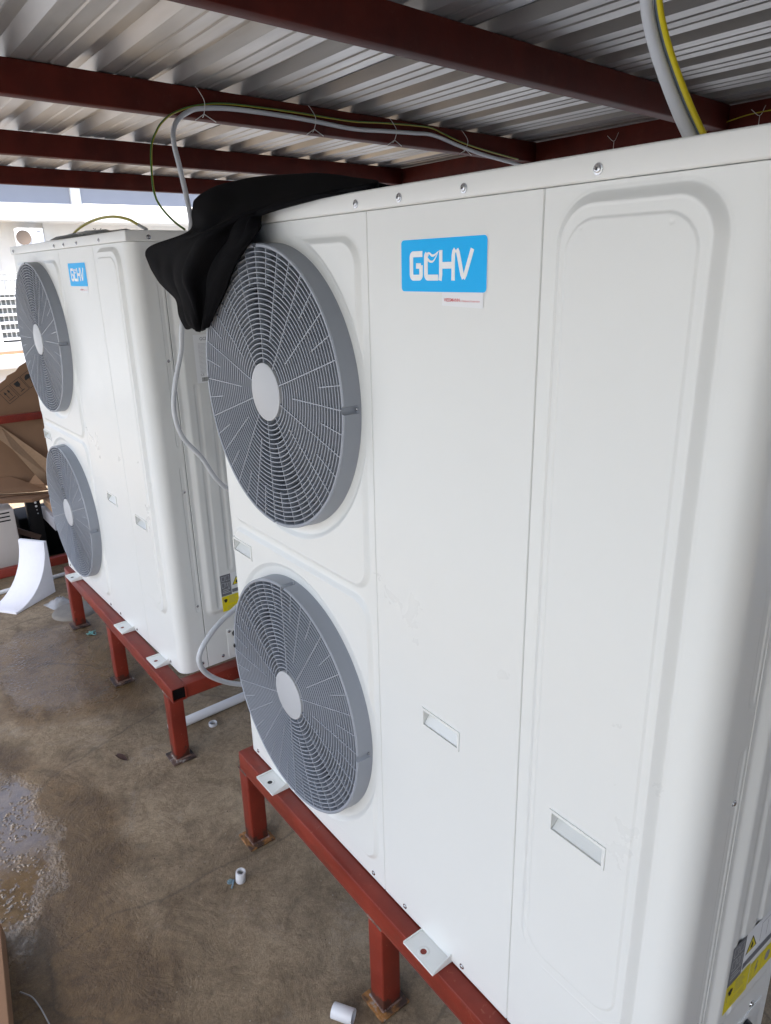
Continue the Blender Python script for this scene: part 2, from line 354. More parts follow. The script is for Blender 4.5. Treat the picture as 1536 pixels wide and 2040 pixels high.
def copy_tree(o, parent=None):
    c = o.copy(); col.objects.link(c); c.parent = parent
    for ch in list(o.children): copy_tree(ch, c)
    return c
def cat(pts, n=8):
    P = [Vector(p) for p in pts]; P = [P[0]*2-P[1]] + P + [P[-1]*2-P[-2]]; out = []
    for i in range(1, len(P)-2):
        for k in range(n):
            t = k/n; a, b, c, d = P[i-1:i+3]
            out.append(.5*((2*b) + (-a+c)*t + (2*a-5*b+4*c-d)*t*t + (-a+3*b-3*c+d)*t**3))
    return out + [P[-2]]
def text(s, size, m, parent, loc, rot=(R(90), 0, 0), name='lettering', bold=0, sx=1):
    cu = bpy.data.curves.new('t', 'FONT'); cu.body = s; cu.size = size; cu.offset = bold; cu.extrude = 0
    o = bpy.data.objects.new('t', cu); col.objects.link(o); dg = bpy.context.evaluated_depsgraph_get(); dg.update()
    d = bpy.data.meshes.new_from_object(o.evaluated_get(dg)); bpy.data.objects.remove(o)
    d.name = name; d.materials.clear(); d.materials.append(m)
    q = bpy.data.objects.new(name, d); col.objects.link(q); q.parent = parent; q.location = loc; q.rotation_euler = rot; q.scale = (sx, 1, 1); return q

# ------------------------------------------------------------------ setting
G = -0.315
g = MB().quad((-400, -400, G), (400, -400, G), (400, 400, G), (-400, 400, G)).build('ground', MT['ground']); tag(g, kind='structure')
tag(MB().quad((-60, -60, G+.004), (60, -60, G+.004), (60, -1.7, G+.004), (-60, -1.7, G+.004)).quad((-60, 2.6, G+.004), (60, 2.6, G+.004), (60, 60, G+.004), (-60, 60, G+.004)).build('yard', MT['yard']), kind='structure')  # pale sheets added to keep brown ground bounce off the panels

# ------------------------------------------------------------------ canopy
Z0 = 1.735; HT = .085; ZS = Z0 + HT + .002
canopy = empty('canopy', (3.9, 2.1, G))
canopy_loc = Vector((3.9, 2.1, G))
tag(canopy, 'low lean-to canopy of corrugated metal sheet on dark red steel purlins above both units', 'canopy')
def in_canopy(o): o.parent = canopy; o.matrix_parent_inverse = Matrix.Translation(-canopy_loc); return o
PUR = [(-2.750, .07, -2.15, 2.10), (-1.725, .085, -2.15, 2.10), (-.688, .1, -2.15, 2.10), (.242, .1, -2.15, 2.10), (1.25, .1, -2.15, 2.10), (2.3, .1, -2.15, 2.1), (3.35, .1, -2.15, 2.1)]
for (x0, k, ya, yb) in PUR:
    b = MB(); zc = Z0 + HT/2
    b.beam((x0-.025-k*ya, ya, zc), (x0-.025-k*yb, yb, zc), .05, HT)
    in_canopy(b.build('purlin', MT['oxide_dark'], bevel=.004))
b = MB(); b.beam((-3.0, 2.135, 1.757), (4.2, 2.135, 1.757), .06, .124); in_canopy(b.build('edge_beam', MT['oxide_dark'], bevel=.004))
b = MB(); b.beam((-3.0, -2.05, 1.685), (4.2, -2.05, 1.685), .06, .10); in_canopy(b.build('edge_beam', MT['oxide_dark'], bevel=.004))
for px_, py_ in ((-2.95, 2.135), (.6, 2.135), (4.1, 2.135), (3.9, -2.05)):
    in_canopy(MB().box((px_-.03, py_-.03, G), (px_+.03, py_+.03, 1.64 if py_ < 0 else 1.70))  .build('post', MT['oxide_dark'], bevel=.004))
# sheets: trapezoidal ribs every 0.237 m, two small stiffeners in each pan
PIT = .237
def profile(y0, nrib, off=0):
    pts = []
    for k in range(nrib):
        y = y0 + k*PIT
        pts += [(y, 0), (y+.027, .027), (y+.061, .027), (y+.088, 0)]
        for c_ in (.138, .188): pts += [(y+c_-.007, 0), (y+c_-.003, .0032), (y+c_+.003, .0032), (y+c_+.007, 0)]
    y = y0 + nrib*PIT
    pts += [(y-.002, 0), (y+.025, .0255), (y+.061, .0255)]
    return pts
y = -1.42-PIT*3; si = 0
while y < 2.2:
    pr_ = profile(y-.035, 3); xs = np.linspace(-2.99, 4.3, 40)
    V = []; Fc = []
    for i, x in enumerate(xs):
        for (yy, h) in pr_: V.append((x, yy, ZS+h+(0.0025 if si % 2 else 0)+.0015*math.sin(x*3.1+yy*2)))
    n = len(pr_)
    for i in range(len(xs)-1):
        for j in range(n-1): Fc.append((i*n+j, (i+1)*n+j, (i+1)*n+j+1, i*n+j+1))
    o = me('roof_sheet', V, Fc, MT['sheet']); md = o.modifiers.new('s', 'SOLIDIFY'); md.thickness = .0009; md.offset = 1; bake(o)
    in_canopy(o); y += 3*PIT; si += 1

tag(MB().box((-6.0, 5.2, G), (8.6, 5.4, 2.3)).build('rear_bounce_wall', MT['wall_bounce']), 'unseen plain grey wall added behind the canopy to shape bounce light', 'wall')  # out of view, added to steer bounce onto roof and side faces
tag(MB().box((5.0, -3.6, G), (5.2, 5.2, 1.95)).build('end_blocker', MT['wall_blocker']), 'unseen plain grey wall added beyond the right end of the canopy to block light', 'wall')  # out of view, added to block light and darken the right-hand faces
# ------------------------------------------------------------------ heat pump
W, H1, HT2, D, YS = 1.287, 1.3655, 1.395, .325, .094
XA, XB, FX, FZ1, FZ2, RG, PG = .6388, .9975, .3284, 1.0511, .3496, .28, .0371
HND = [(.0407, .6535), (.7682, .5343), (1.0725, .5254)]; HWD, HHT = .0969, .0376
def rr(x, z, x0, x1, z0, z1, r):
    qx = np.abs(x-(x0+x1)/2)-(x1-x0)/2+r; qz = np.abs(z-(z0+z1)/2)-(z1-z0)/2+r
    return np.hypot(np.maximum(qx, 0), np.maximum(qz, 0)) + np.minimum(np.maximum(qx, qz), 0) - r
def ramp(sdf, w_):
    t = np.clip(-sdf/w_, 0, 1); s_ = t*t*(3-2*t); return .15*s_+.85*t
def bead(sdf, w_, a=.0005, s_=.0014):
    return a*(np.exp(-((sdf+w_+.0012)/s_)**2) + .8*np.exp(-((sdf-.0012)/s_)**2))
def fgrid(a, b_, step, extra, coarse, fine):
    g_ = list(np.arange(a, b_, coarse))
    for (p, q) in fine: g_ = [v for v in g_ if not (p <= v <= q)] + list(np.arange(max(a, p), min(b_, q), step))
    g_ = np.unique(np.round(np.sort(np.array(g_)), 6)); g_ = g_[(g_ > a+.002) & (g_ < b_-.002)]
    g_ = np.concatenate([[a, a+.0007, a+.0016], g_, [b_-.0016, b_-.0007, b_]])
    for e in extra:
        g_ = g_[np.abs(g_-e) > .0005]; g_ = np.append(g_, e)
    return np.unique(np.round(np.sort(g_), 6))
def panel(name, s, z, path, h, hole=None, m=None, parent=None, edge=.0026):
    s = np.array(s); z = np.array(z); X, Y, NX, NY = path(s)
    S, Zg = np.meshgrid(s, z, indexing='ij'); Hh = h(S, Zg)
    Hh = Hh.copy(); 
    if edge: Hh[0, :] -= edge; Hh[-1, :] -= edge; Hh[:, 0] -= edge; Hh[:, -1] -= edge
    PX = X[:, None] + NX[:, None]*Hh; PY = Y[:, None] + NY[:, None]*Hh
    V = np.stack([PX, PY, Zg], -1).reshape(-1, 3); ns, nz = len(s), len(z)
    I = np.arange(ns*nz).reshape(ns, nz)
    Q = np.stack([I[:-1, :-1], I[1:, :-1], I[1:, 1:], I[:-1, 1:]], -1).reshape(-1, 4)
    if hole is not None:
        sc = (S[:-1, :-1]+S[1:, 1:])/2; zc = (Zg[:-1, :-1]+Zg[1:, 1:])/2
        Q = Q[~hole(sc, zc).reshape(-1)]
    d = bpy.data.meshes.new(name); nq = len(Q)
    d.vertices.add(len(V)); d.vertices.foreach_set('co', V.astype(np.float32).reshape(-1))
    d.loops.add(nq*4); d.loops.foreach_set('vertex_index', Q.astype(np.int32).reshape(-1))
    d.polygons.add(nq); d.polygons.foreach_set('loop_start', np.arange(0, nq*4, 4, dtype=np.int32))
    d.polygons.foreach_set('use_smooth', np.ones(nq, bool)); d.update(calc_edges=True); d.validate()
    d.materials.append(m or MT['panel']); o = bpy.data.objects.new(name, d); col.objects.link(o); o.parent = parent; return o
def grid(a, b_, step, extra=()):
    n = int(round((b_-a)/step)); g_ = np.linspace(a, b_, n+1)
    g_ = np.concatenate([[a, a+.0007, a+.0016], g_[1:-1], [b_-.0016, b_-.0007, b_]])
    for e in extra:
        g_ = g_[np.abs(g_-e) > .0006]; g_ = np.append(g_, e)
    return np.unique(np.round(np.sort(g_), 6))
def hole_h(i):
    x, z = HND[i]; return lambda s, zz: (s > x) & (s < x+HWD) & (zz > z-HHT) & (zz < z)

def screw(parent, loc, normal, r=.0062, name='screw'):
    b = MB(); b.lathe([(0, .0036), (r*.45, .0034), (r*.62, .0026), (r*.66, .0012), (r, .0010), (r*1.05, 0.0004), (r*1.05, 0)], 16, 'z')
    o = b.build(name, MT['screw'], parent, autosm=True)
    V = []; s_ = r*.30
    for a in (0, 1):
        dx, dy = (s_, .0007) if a == 0 else (.0007, s_); V.append([(-dx, -dy, .0037), (dx, -dy, .0037), (dx, dy, .0037), (-dx, dy, .0037)])
    k = MB(); [k.quad(*q) for q in V]
    d = k.build('x', MT['screw_dark']); bm_ = bmesh.new(); bm_.from_mesh(o.data); nf = len(bm_.faces); bm_.from_mesh(d.data); bm_.faces.ensure_lookup_table()
    for f in list(bm_.faces)[nf:]: f.material_index = 1
    bm_.to_mesh(o.data); bm_.free(); o.data.materials.append(MT['screw_dark']); bpy.data.objects.remove(d)
    o.location = loc; o.rotation_euler = Vector(normal).to_track_quat('Z', 'Y').to_euler(); return o
SCREW0 = None
def put_screw(parent, loc, normal, r=.0062, spin=0):
    global SCREW0
    if SCREW0 is None: o = SCREW0 = screw(parent, loc, normal)
    else:
        o = SCREW0.copy(); col.objects.link(o); o.parent = parent; o.location = loc
    q = Vector(normal).to_track_quat('Z', 'Y'); o.rotation_euler = (q.to_matrix() @ Matrix.Rotation(spin, 3, 'Z')).to_euler()
    o.scale = (r/.0062,)*3; return o

def make_grille(parent, cx, cz, rot):
    root = parent
    # housing ring with notches
    na = 288; A = []
    for k in range(na): A.append(2*math.pi*k/na)
    notch = [rot + math.pi/2*i for i in range(4)]
    for c_ in notch:
        for d_ in (-.0265, -.0225, -.016, -.008, 0, .008, .016, .0225, .0265): A.append((c_+d_) % (2*math.pi))
    A = sorted(set(round(a, 5) for a in A))
    prof = [(.2815, .004), (RG, 0), (RG, -.006), (RG-.0005, -.0075), (RG-.001, -PG+.002), (RG-.003, -PG), (.2735, -PG), (.272, -PG+.0015), (.272, -.004)]
    V = []; na = len(A)
    for (r_, y_) in prof:
        for a in A:
            dd = min(abs((a-c_+math.pi) % (2*math.pi)-math.pi) for c_ in notch)
            rr_ = r_
            if dd < .0245 and r_ > .2725 and y_ < -.0065: rr_ = min(r_, RG - .0082*math.sqrt(max(0, 1-(dd/.0245)**2))**.6)
            V.append((cx+rr_*math.cos(a), y_, cz+rr_*math.sin(a)))
    Fc = [(i*na+k, i*na+(k+1) % na, (i+1)*na+(k+1) % na, (i+1)*na+k) for i in range(len(prof)-1) for k in range(na)]
    b = MB().add(V, Fc); hs = b.build('grille_rim', MT['grille'], root, autosm=True)
    # guard: concentric slats and spokes
    b = MB(); y0, y1 = -PG+.0012, -PG+.0240; NR = 22; r0 = .0578
    for k in range(1, NR+1):
        r_ = r0 + (.272-r0)*k/(NR+.8); t_ = .0010
        b.lathe([(r_-t_*.8, y0), (r_+t_*.8, y0), (r_+t_*1.25, y0+.0006), (r_+t_*1.25, y1), (r_-t_*1.25, y1), (r_-t_*1.25, y0+.0006)], 120, 'y', (cx, 0, cz), closed=True)
    for k in range(40):
        a = R(90-9*k); kind = k % 4; ra = {0: .056, 1: .204, 2: .1045, 3: .204}[kind]
        p = Vector((math.cos(a), 0, math.sin(a))); c_ = Vector((cx, (y0-.0003+y1)/2, cz))
        b.beam(c_+p*ra, c_+p*.2725, .0019, (y1-y0)+.0004, (0, 1, 0))
    gd = b.build('fan_guard', MT['grille'], root)
    b = MB(); b.lathe([(0, -PG-.0012), (.054, -PG-.0012), (.0575, -PG), (.058, -PG+.004), (.058, y1)], 64, 'y', (cx, 0, cz)); b.build('hub_cap', MT['hub'], root, autosm=True)
    for c_ in notch:
        rr_ = RG-.0035
        put_screw(root, (cx+rr_*math.cos(c_), -.0078, cz+rr_*math.sin(c_)), (0, -1, 0), .0035)
    # bell mouth behind + fan
    b = MB(); b.lathe([(.262, -.001), (.255, .02), (.250, .05), (.250, .16)], 72, 'y', (cx, 0, cz)); b.build('fan_shroud', MT['cavity'], root, smooth=True)
    b = MB(); b.lathe([(0, .030), (.05, .034), (.075, .05), (.08, .13), (0, .13)], 40, 'y', (cx, 0, cz))
    for k in range(3):
        V = []; nr, nt_ = 8, 10; a0 = rot + .5 + k*2*math.pi/3
        for i in range(nr):
            rad = .07+(.244-.07)*i/(nr-1)
            for j in range(nt_):
                tt = j/(nt_-1); a = a0 + (tt-.5)*(1.15 + .25*i/(nr-1)) + .25*i/(nr-1)
                yy = .045 + .075*tt + .01*math.sin(tt*3.1)
                V.append((cx+rad*math.cos(a), yy, cz+rad*math.sin(a)))
        b.add(V, [(i*nt_+j, (i+1)*nt_+j, (i+1)*nt_+j+1, i*nt_+j+1) for i in range(nr-1) for j in range(nt_-1)])
    b.build('fan', MT['blade'], root, smooth=True)

def handle(parent, x, z, hb):
    b = MB(); f = .0042; y0 = -hb-.0019; yb = .022; x1, z1 = x+HWD, z-HHT
    # raised rim
    for (xa, xb, za, zb) in ((x-.0005, x1+.0005, z-f, z+.0005), (x-.0005, x1+.0005, z1-.0005, z1+f), (x-.0005, x+f, z1+f, z-f), (x1-f, x1+.0005, z1+f, z-f)):
        b.box((xa, y0, za), (xb, .002, zb))
    # pocket
    e_ = .0003; xa, xb, za, zb = x+f+e_, x1-f-e_, z-f-e_, z1+f+e_
    b.quad((xa, yb, za), (xb, yb, za), (xb, -hb+.001, zb), (xa, -hb+.001, zb))
    b.quad((xa, -hb, za), (xa, yb, za), (xa, -hb, zb)); b.quad((xb, -hb, za), (xb, yb, za), (xb, -hb, zb))
    b.quad((xa, -hb, za), (xb, -hb, za), (xb, yb, za), (xa, yb, za))
    return b.build('handle_recess', MT['panel'], parent)

def stroke(b, pts, wd, y, closed=False, taper=None):
    P = [Vector((p[0], p[1])) for p in pts]; n = len(P); Lf, Rt = [], []
    for i in range(n):
        a = P[max(i-1, 0)]; c_ = P[min(i+1, n-1)]; d_ = (c_-a).normalized(); nrm = Vector((-d_.y, d_.x))
        ww = wd[i] if hasattr(wd, '__len__') else wd
        Lf.append(P[i]+nrm*ww/2); Rt.append(P[i]-nrm*ww/2)
    for i in range(n-1):
        b.quad(*[(q.x, y, q.y) for q in (Lf[i], Rt[i], Rt[i+1], Lf[i+1])])
def arc(cx, cz, r, a0, a1, n=6): return [(cx+r*math.cos(R(a0+(a1-a0)*k/n)), cz+r*math.sin(R(a0+(a1-a0)*k/n))) for k in range(n+1)]

def gchv(b, x0, z0, w_, h_, y):
    # letter block 4 glyphs in a box w_ x h_ ; stroke sizes proportional
    s = w_; t = .052*s; tz = .052*s*1.15; zt, zb = z0+h_-tz/2, z0+tz/2; r = .032*s
    # G
    xl, xr = x0+t/2, x0+.215*s
    pts = [(xr-.002*s, zt)] + [(xl+r, zt)] + arc(xl+r, zt-r, r, 90, 180) + arc(xl+r, zb+r, r, 180, 270) + arc(xr-r-t/2, zb+r, r, 270, 360) + [(xr-t/2, z0+h_*.52)]
    stroke(b, pts, tz*1.02, y)
    stroke(b, [(xr-t/2, z0+h_*.50), (xr-.11*s, z0+h_*.50)], tz*.95, y+.00001)
    # C with the leaf
    xl = x0+.245*s+t/2; xr = x0+.47*s
    pts = [(xl+.02*s, zt)] + arc(xl+r, zt-r, r, 110, 180) + arc(xl+r, zb+r, r, 180, 270) + [(xr-.03*s, zb), (xr, zb)]
    stroke(b, pts, tz*1.02, y)
    wv = [(xl-.004*s, zt-.002*s), (xl+.05*s, zt+.006*s), (xl+.10*s, zt-.02*s), (xl+.15*s, zt-.012*s), (xl+.205*s, zt+.022*s)]
    wv = [(p.x, p.y) for p in cat([(a, c_, 0) for a, c_ in wv], 5)]; stroke(b, wv, [.006*s+.018*s*math.sin(math.pi*k/(len(wv)-1)) for k in range(len(wv))], y)
    wv = [(xl+.01*s, zt-.04*s), (xl+.06*s, zt-.075*s), (xl+.11*s, zt-.08*s), (xl+.155*s, zt-.045*s), (xl+.2*s, zt+.018*s)]
    wv = [(p.x, p.y) for p in cat([(a, c_, 0) for a, c_ in wv], 5)]; stroke(b, wv, [.03*s*(1-.75*k/(len(wv)-1)) for k in range(len(wv))], y+.00001)
    # H
    xl = x0+.485*s+t/2; xr = x0+.73*s-t/2
    stroke(b, [(xl, z0+h_), (xl, z0+.06*s), (xl-.012*s, z0)], t, y)
    stroke(b, [(xr, z0), (xr, z0+h_*.8), (xr+.008*s, z0+h_*.93), (xr+.03*s, z0+h_)], t, y)
    stroke(b, [(xl+t/2, z0+h_*.5), (xr-t/2, z0+h_*.5)], tz*1.1, y)
    # V
    xm = x0+.862*s
    stroke(b, [(x0+.755*s, z0+h_), (x0+.775*s, z0+h_*.9), (xm-.024*s, z0+.06*s), (xm, z0+.02*s)], t, y)
    stroke(b, [(xm-.004*s, z0+.02*s), (xm+.024*s, z0+.06*s), (x0+.985*s, z0+h_)], t, y+.00001)

def sticker_rr(x0, x1, z0, z1, r, y):
    return [(a, y, c_) for a, c_ in arc(x1-r, z1-r, r, 0, 90)+arc(x0+r, z1-r, r, 90, 180)+arc(x0+r, z0+r, r, 180, 270)+arc(x1-r, z0+r, r, 270, 360)]

def side_quad(b, y0, z0, y1, z1, x): b.quad((x, y0, z0), (x, y1, z0), (x, y1, z1), (x, y0, z1))

def make_unit(label):
    U = empty('heat_pump', (0, 0, 0)); tag(U, label, 'heat pump', 'white twin-fan heat pumps on red stands')
    # --- fan panel (wraps the left edge)
    rc = .03; sL = -(rc*math.pi/2-rc) - .07
    def path_fan(s):
        X = s.copy(); Y = np.zeros_like(s); NX = np.zeros_like(s); NY = -np.ones_like(s)
        t = (rc - s)/rc; m_ = s < rc; th = np.clip(t, 0, math.pi/2)
        X = np.where(m_, rc - rc*np.sin(th), X); Y = np.where(m_, rc - rc*np.cos(th), Y); NX = np.where(m_, -np.sin(th), NX); NY = np.where(m_, -np.cos(th), NY)
        e = np.maximum(t-math.pi/2, 0)*rc; Y = Y+e
        return X, Y, NX, NY
    def h_fan(S, Z):
        b1 = np.maximum(rr(S, Z, .034, .6215, .700, 1.333, .052), .2985-np.hypot(S-FX, Z-FZ1))
        b2 = np.maximum(rr(S, Z, .034, .6215, .048, .688, .052), .2985-np.hypot(S-FX, Z-FZ2))
        # rounded ends where the boss meets the fan circle
        h = .0068*np.maximum(ramp(b1, .0105), ramp(b2, .0105)) + bead(b1, .0105) + bead(b2, .0105)
        bh = rr(S, Z, HND[0][0]-.004, HND[0][0]+HWD+.004, HND[0][1]-HHT-.004, HND[0][1]+.004, .002)
        return h
    ex, ez = HND[0][0], HND[0][1]
    hp = hole_h(0)
    panel('fan_panel', fgrid(sL, XA-.0008, .0018, (ex, ex+HWD), .0026, [(.02, .1), (.56, .64)]), fgrid(.002, H1-.0003, .0018, (ez, ez-HHT), .0026, [(.03, .12), (.60, .77), (1.26, 1.35)]), path_fan, h_fan,
          lambda s, z: hp(s, z) | (np.hypot(s-FX, z-FZ1) < .262) | (np.hypot(s-FX, z-FZ2) < .262), parent=U)
    handle(U, *HND[0], .0068)
    # --- service panel
    flat = lambda s: (s, s*0, s*0, s*0-1)
    def h_srv(S, Z): return np.zeros_like(S)
    ex, ez = HND[1]
    panel('service_panel', grid(XA+.0008, XB-.0008, .012, (ex, ex+HWD)), grid(.002, H1-.0003, .012, (ez, ez-HHT)), flat, h_srv, hole_h(1), parent=U)
    handle(U, *HND[1], 0)
    # --- corner panel
    rc2 = .038; arcl = rc2*math.pi/2; s1 = W-rc2; sE = s1+arcl+(YS-rc2)-.0008
    def path_cor(s):
        t = np.clip((s-s1)/rc2, 0, math.pi/2); e = np.maximum(s-s1-arcl, 0)
        X = np.where(s <= s1, s, s1+rc2*np.sin(t)); Y = np.where(s <= s1, 0, rc2-rc2*np.cos(t)+e)
        return X, Y, np.sin(t), -np.cos(t)
    dots = [(1.062, 1.318), (1.175, 1.318), (1.071, 1.19), (1.160, 1.19), (1.071, .9), (1.16, .9)]
    def h_cor(S, Z):
        o_ = rr(S, Z, 1.020, 1.232, .198, 1.356, .056); i_ = rr(S, Z, 1.0405, 1.2065, .232, 1.3285, .040)
        h = .0095*ramp(o_, .0125) + bead(o_, .0125, .0006) + .0017*ramp(i_, .0022)
        for (a, c_) in dots: h = h - .0008*np.exp(-((S-a)**2+(Z-c_)**2)/(2*.0016**2))
        ye = S-s1-arcl+rc2
        for (za, zb) in ((.213, .71), (.775, 1.27)):
            h = h - .0012*ramp(rr(ye, Z, .071, .0875, za, zb, .008), .003)
        return h
    ex, ez = HND[2]
    sg = fgrid(XB+.0008, sE, .0014, (ex, ex+HWD), .0045, [(1.01, 1.09), (1.155, 1.245)]); sg = np.unique(np.concatenate([sg, np.linspace(s1+arcl+.028, sE-.002, 30)]))
    panel('corner_panel', sg, fgrid(.002, H1-.0003, .0014, (ez, ez-HHT), .004, [(.185, .30), (1.27, H1)]), path_cor, h_cor, hole_h(2), parent=U)
    handle(U, *HND[2], .0112)
    # --- side panel
    def path_side(s): return s*0+W, s, s*0+1, s*0
    def h_side(S, Z):
        h = .009*ramp(rr(S, Z, .106, .45, .185, 1.5, .03), .017)
        h = h - .003*ramp(rr(S, Z, .143, .162, .207, .962, .009), .005)
        h = h - .003*ramp(rr(S, Z, .194, .213, .335, .962, .009), .005)
        h = h - .0035*ramp(rr(S, Z, .245, .275, .335, 1.2, .012), .006)
        return h
    panel('side_panel', grid(YS+.0008, D, .003), grid(.002, H1-.0003, .005), path_side, h_side, None, parent=U)
    # wiring cover with cable glands
    b = MB(); b.box((W-.002, .171, .012), (W+.0016, .30, .118)); wc = b.build('wiring_cover', MT['panel'], U, bevel=.0006)
    for (yy, zz) in ((.203, .095), (.203, .048), (.245, .095)):
        b = MB(); b.lathe([(0, .010), (.009, .010), (.012, .008), (.013, .001)], 20, 'x', (W+.0016, yy, zz)); b.build('cable_gland', MT['rubber'], wc, autosm=True)
    # --- casing
    b = MB()
    b.box((.012, D-.01, .0), (W-.003, D, H1)); b.box((.012, .075, .002), (.016, D-.01, H1)); b.box((.02, .012, .001), (W-.01, D-.01, .006))
    b.box((XA-.004, .012, .006), (XA, D-.01, H1)); b.box((W-.010, .1, .006), (W-.006, D-.01, H1)); b.box((XA, .03, .006), (W-.04, .034, H1))
    b.build('casing', MT['cavity'], U)
    b = MB(); b.box((.03, D-.05, .02), (XA-.02, D-.03, H1-.02)); b.build('coil', MT['coil'], U)
    # --- lid
    b = MB(); b.box((-.003, -.0035, H1+.0002), (W+.003, D+.004, HT2)); ld = b.build('lid', MT['lid'], U, bevel=.0035, seg=3)
    # --- grilles
    make_grille(U, FX, FZ1, R(90)); make_grille(U, FX, FZ2, R(90) if False else R(88))
    # --- mounting feet
    for (xa, xb) in ((.135, .222), (.762, .852), (1.09, 1.175)):
        b = MB(); V = []; w_ = xb-xa; yf = -.049
        b.box((xa, yf, -.001), (xb, .01, .0018)); b.box((xa, yf, .0018), (xa+.0018, .004, .006))
        b.add([(xb-.0018, yf, .0018), (xb, yf, .0018), (xb, .0, .0018), (xb-.0018, 0, .0018), (xb-.0018, yf, .004), (xb, yf, .004), (xb, 0, .02), (xb-.0018, 0, .02)],
              [(0, 1, 5, 4), (1, 2, 6, 5), (2, 3, 7, 6), (3, 0, 4, 7), (4, 5, 6, 7)])
        ft = b.build('mounting_foot', MT['panel'], U, bevel=.0005, seg=1)
        b = MB(); b.lathe([(0, 0), (.0065, 0)], 20, 'z', ((xa+xb)/2-.004, -.030, .0022)); b.build('bolt_hole', MT['oxide'] if xa > .5 else MT['rubber'], ft)
        b = MB(); b.lathe([(.0065, .0001), (.0068, .0006), (.012, .0004), (.0122, 0)], 24, 'z', ((xa+xb)/2-.004, -.030, .0021)); b.build('hole_rim', MT['lid'], ft, smooth=True)
    # --- screws
    for x in (.045, .616, .726, .863, 1.075): put_screw(U, (x, -.0036, HT2-.018), (0, -1, 0), .0062, random.random())
    for x in (.055, .597, .708, .881, 1.19): put_screw(U, (x, -.0002, .0165), (0, -1, 0), .0055, random.random())
    put_screw(U, (W+.0032, .062, HT2-.018), (1, 0, 0), .0062); put_screw(U, (W+.0032, .26, HT2-.018), (1, 0, 0), .0062)
    for z in (1.035, .63, .235): put_screw(U, (W-.0022, .0795, z), (1, 0, 0), .0055, random.random())
    put_screw(U, (W+.0002, .073, .024), (1, 0, 0), .0058)
    put_screw(U, (W+.0002, .15, .024), (1, 0, 0), .0058); put_screw(U, (W+.0018, .180, .108), (1, 0, 0), .0055); put_screw(U, (W+.0002, .262, .130), (1, 0, 0), .0055)
    # --- logo sticker
    x0, x1, z1 = .7258, .9059, 1.3185; z0 = z1-.072; y = -.0007
    st = MB().quad(*sticker_rr(x0-.0008, x1+.0008, z0-.0006, z1+.0006, .0066, y+.0002)).build('logo_sticker', MT['ink_white'], U)
    s2 = MB().quad(*sticker_rr(x0, x1, z0, z1, .006, y)).build('blue_field', MT['blue'], st)
    b = MB(); gchv(b, x0+.0205, z0+.0155, .134, .0405, y-.0002); b.build('logo_letters', MT['ink_white'], st)
    xa, xb, za, zb = .8175, .9005, 1.2265, z0-.0008
    s3 = MB().quad((xa, y, za+.0015), (xb, y, za-.0005), (xb, y, zb), (xa, y, zb)).build('maker_sticker', MT['paper'], U)
    text('VIESSMANN', .0062, MT['ink_red'], s3, (xa+.0045, y-.0002, (za+zb)/2-.0022), bold=.00012)
    text('in Heatpump Cooperation', .0038, MT['ink_red'], s3, (xa+.0385, y-.0002, (za+zb)/2-.0022), sx=.93)
    # --- side labels (plain sheets with printed lines)
    X = W+.0064+.003
    def lab(name, ya, za, yb, zb, m): b = MB(); side_quad(b, ya, za, yb, zb, X); return b.build(name, m, U)
    rt_ = (R(90), 0, R(90))
    l = lab('rating_label', .158, .962, .236, 1.105, MT['ink_white'])
    text('GCHV', .013, MT['ink_grey'], l, (X+.0003, .178, 1.088), rt_, bold=.0002)
    b = MB()
    for k in range(24):
        zz = 1.078-k*.0037; L_ = .05 if k % 3 else .042; side_quad(b, .171, zz, .171+L_*(.6+.4*random.random()), zz+.0006, X+.0003)
    b.build('printed_lines', MT['ink_grey'], l)
    text('CE', .010, MT['ink_grey'], l, (X+.0003, .171, .983), rt_)
    b = MB()
    yy = .174
    while yy < .225:
        w_ = random.choice((.0007, .0012, .0018)); side_quad(b, yy, .966, yy+w_, .978, X+.0003); yy += w_+.0012
    b.build('barcode', MT['ink_black'], l)
    dz = .028
    l = lab('wiring_label', .163, .246+dz, .201, .322+dz, MT['label_dark'])
    b = MB()
    for (a, c_, d_, e_) in ((.168, .300, .180, .316), (.184, .300, .196, .316), (.167, .276, .178, .294), (.181, .280, .188, .292), (.190, .272, .197, .292), (.168, .256, .196, .258), (.168, .262, .190, .263), (.170, .268, .196, .269)):
        for q in ((a, c_, d_, c_+.0006), (a, e_-.0006, d_, e_), (a, c_, a+.0006, e_), (d_-.0006, c_, d_, e_)): side_quad(b, q[0], q[1]+dz, q[2], q[3]+dz, X+.0003)
    b.build('diagram_lines', MT['ink_white'], l)
    l = lab('flammable_label', .2015, .250+dz, .300, .322+dz, MT['paper'])
    def tri(y_, z_, s_, par):
        MB().quad((X+.0003, y_-s_/2, z_), (X+.0003, y_+s_/2, z_), (X+.0003, y_, z_+s_*.87)).build('warning_triangle', MT['ink_black'], par)
        MB().quad((X+.0005, y_-s_*.40, z_+.0016), (X+.0005, y_+s_*.40, z_+.0016), (X+.0005, y_, z_+s_*.77)).build('warning_triangle', MT['yellow_label'], par)
        MB().quad((X+.0007, y_-s_*.09, z_+s_*.14), (X+.0007, y_+s_*.09, z_+s_*.14), (X+.0007, y_+s_*.12, z_+s_*.3), (X+.0007, y_, z_+s_*.55), (X+.0007, y_-s_*.12, z_+s_*.3)).build('flame_mark', MT['ink_black'], par)
    tri(.222, .278+dz, .033, l)
    b = MB(); side_quad(b, .203, .2515+dz, .298, .264+dz, X+.0003); b.build('printed_band', MT['label_dark'], l)
    b = MB()
    for q in ((.248, .275, .249, .312), (.248, .311, .29, .312), (.268, .275, .269, .305), (.285, .28, .286, .30)): side_quad(b, q[0], q[1]+dz, q[2], q[3]+dz, X+.0003)
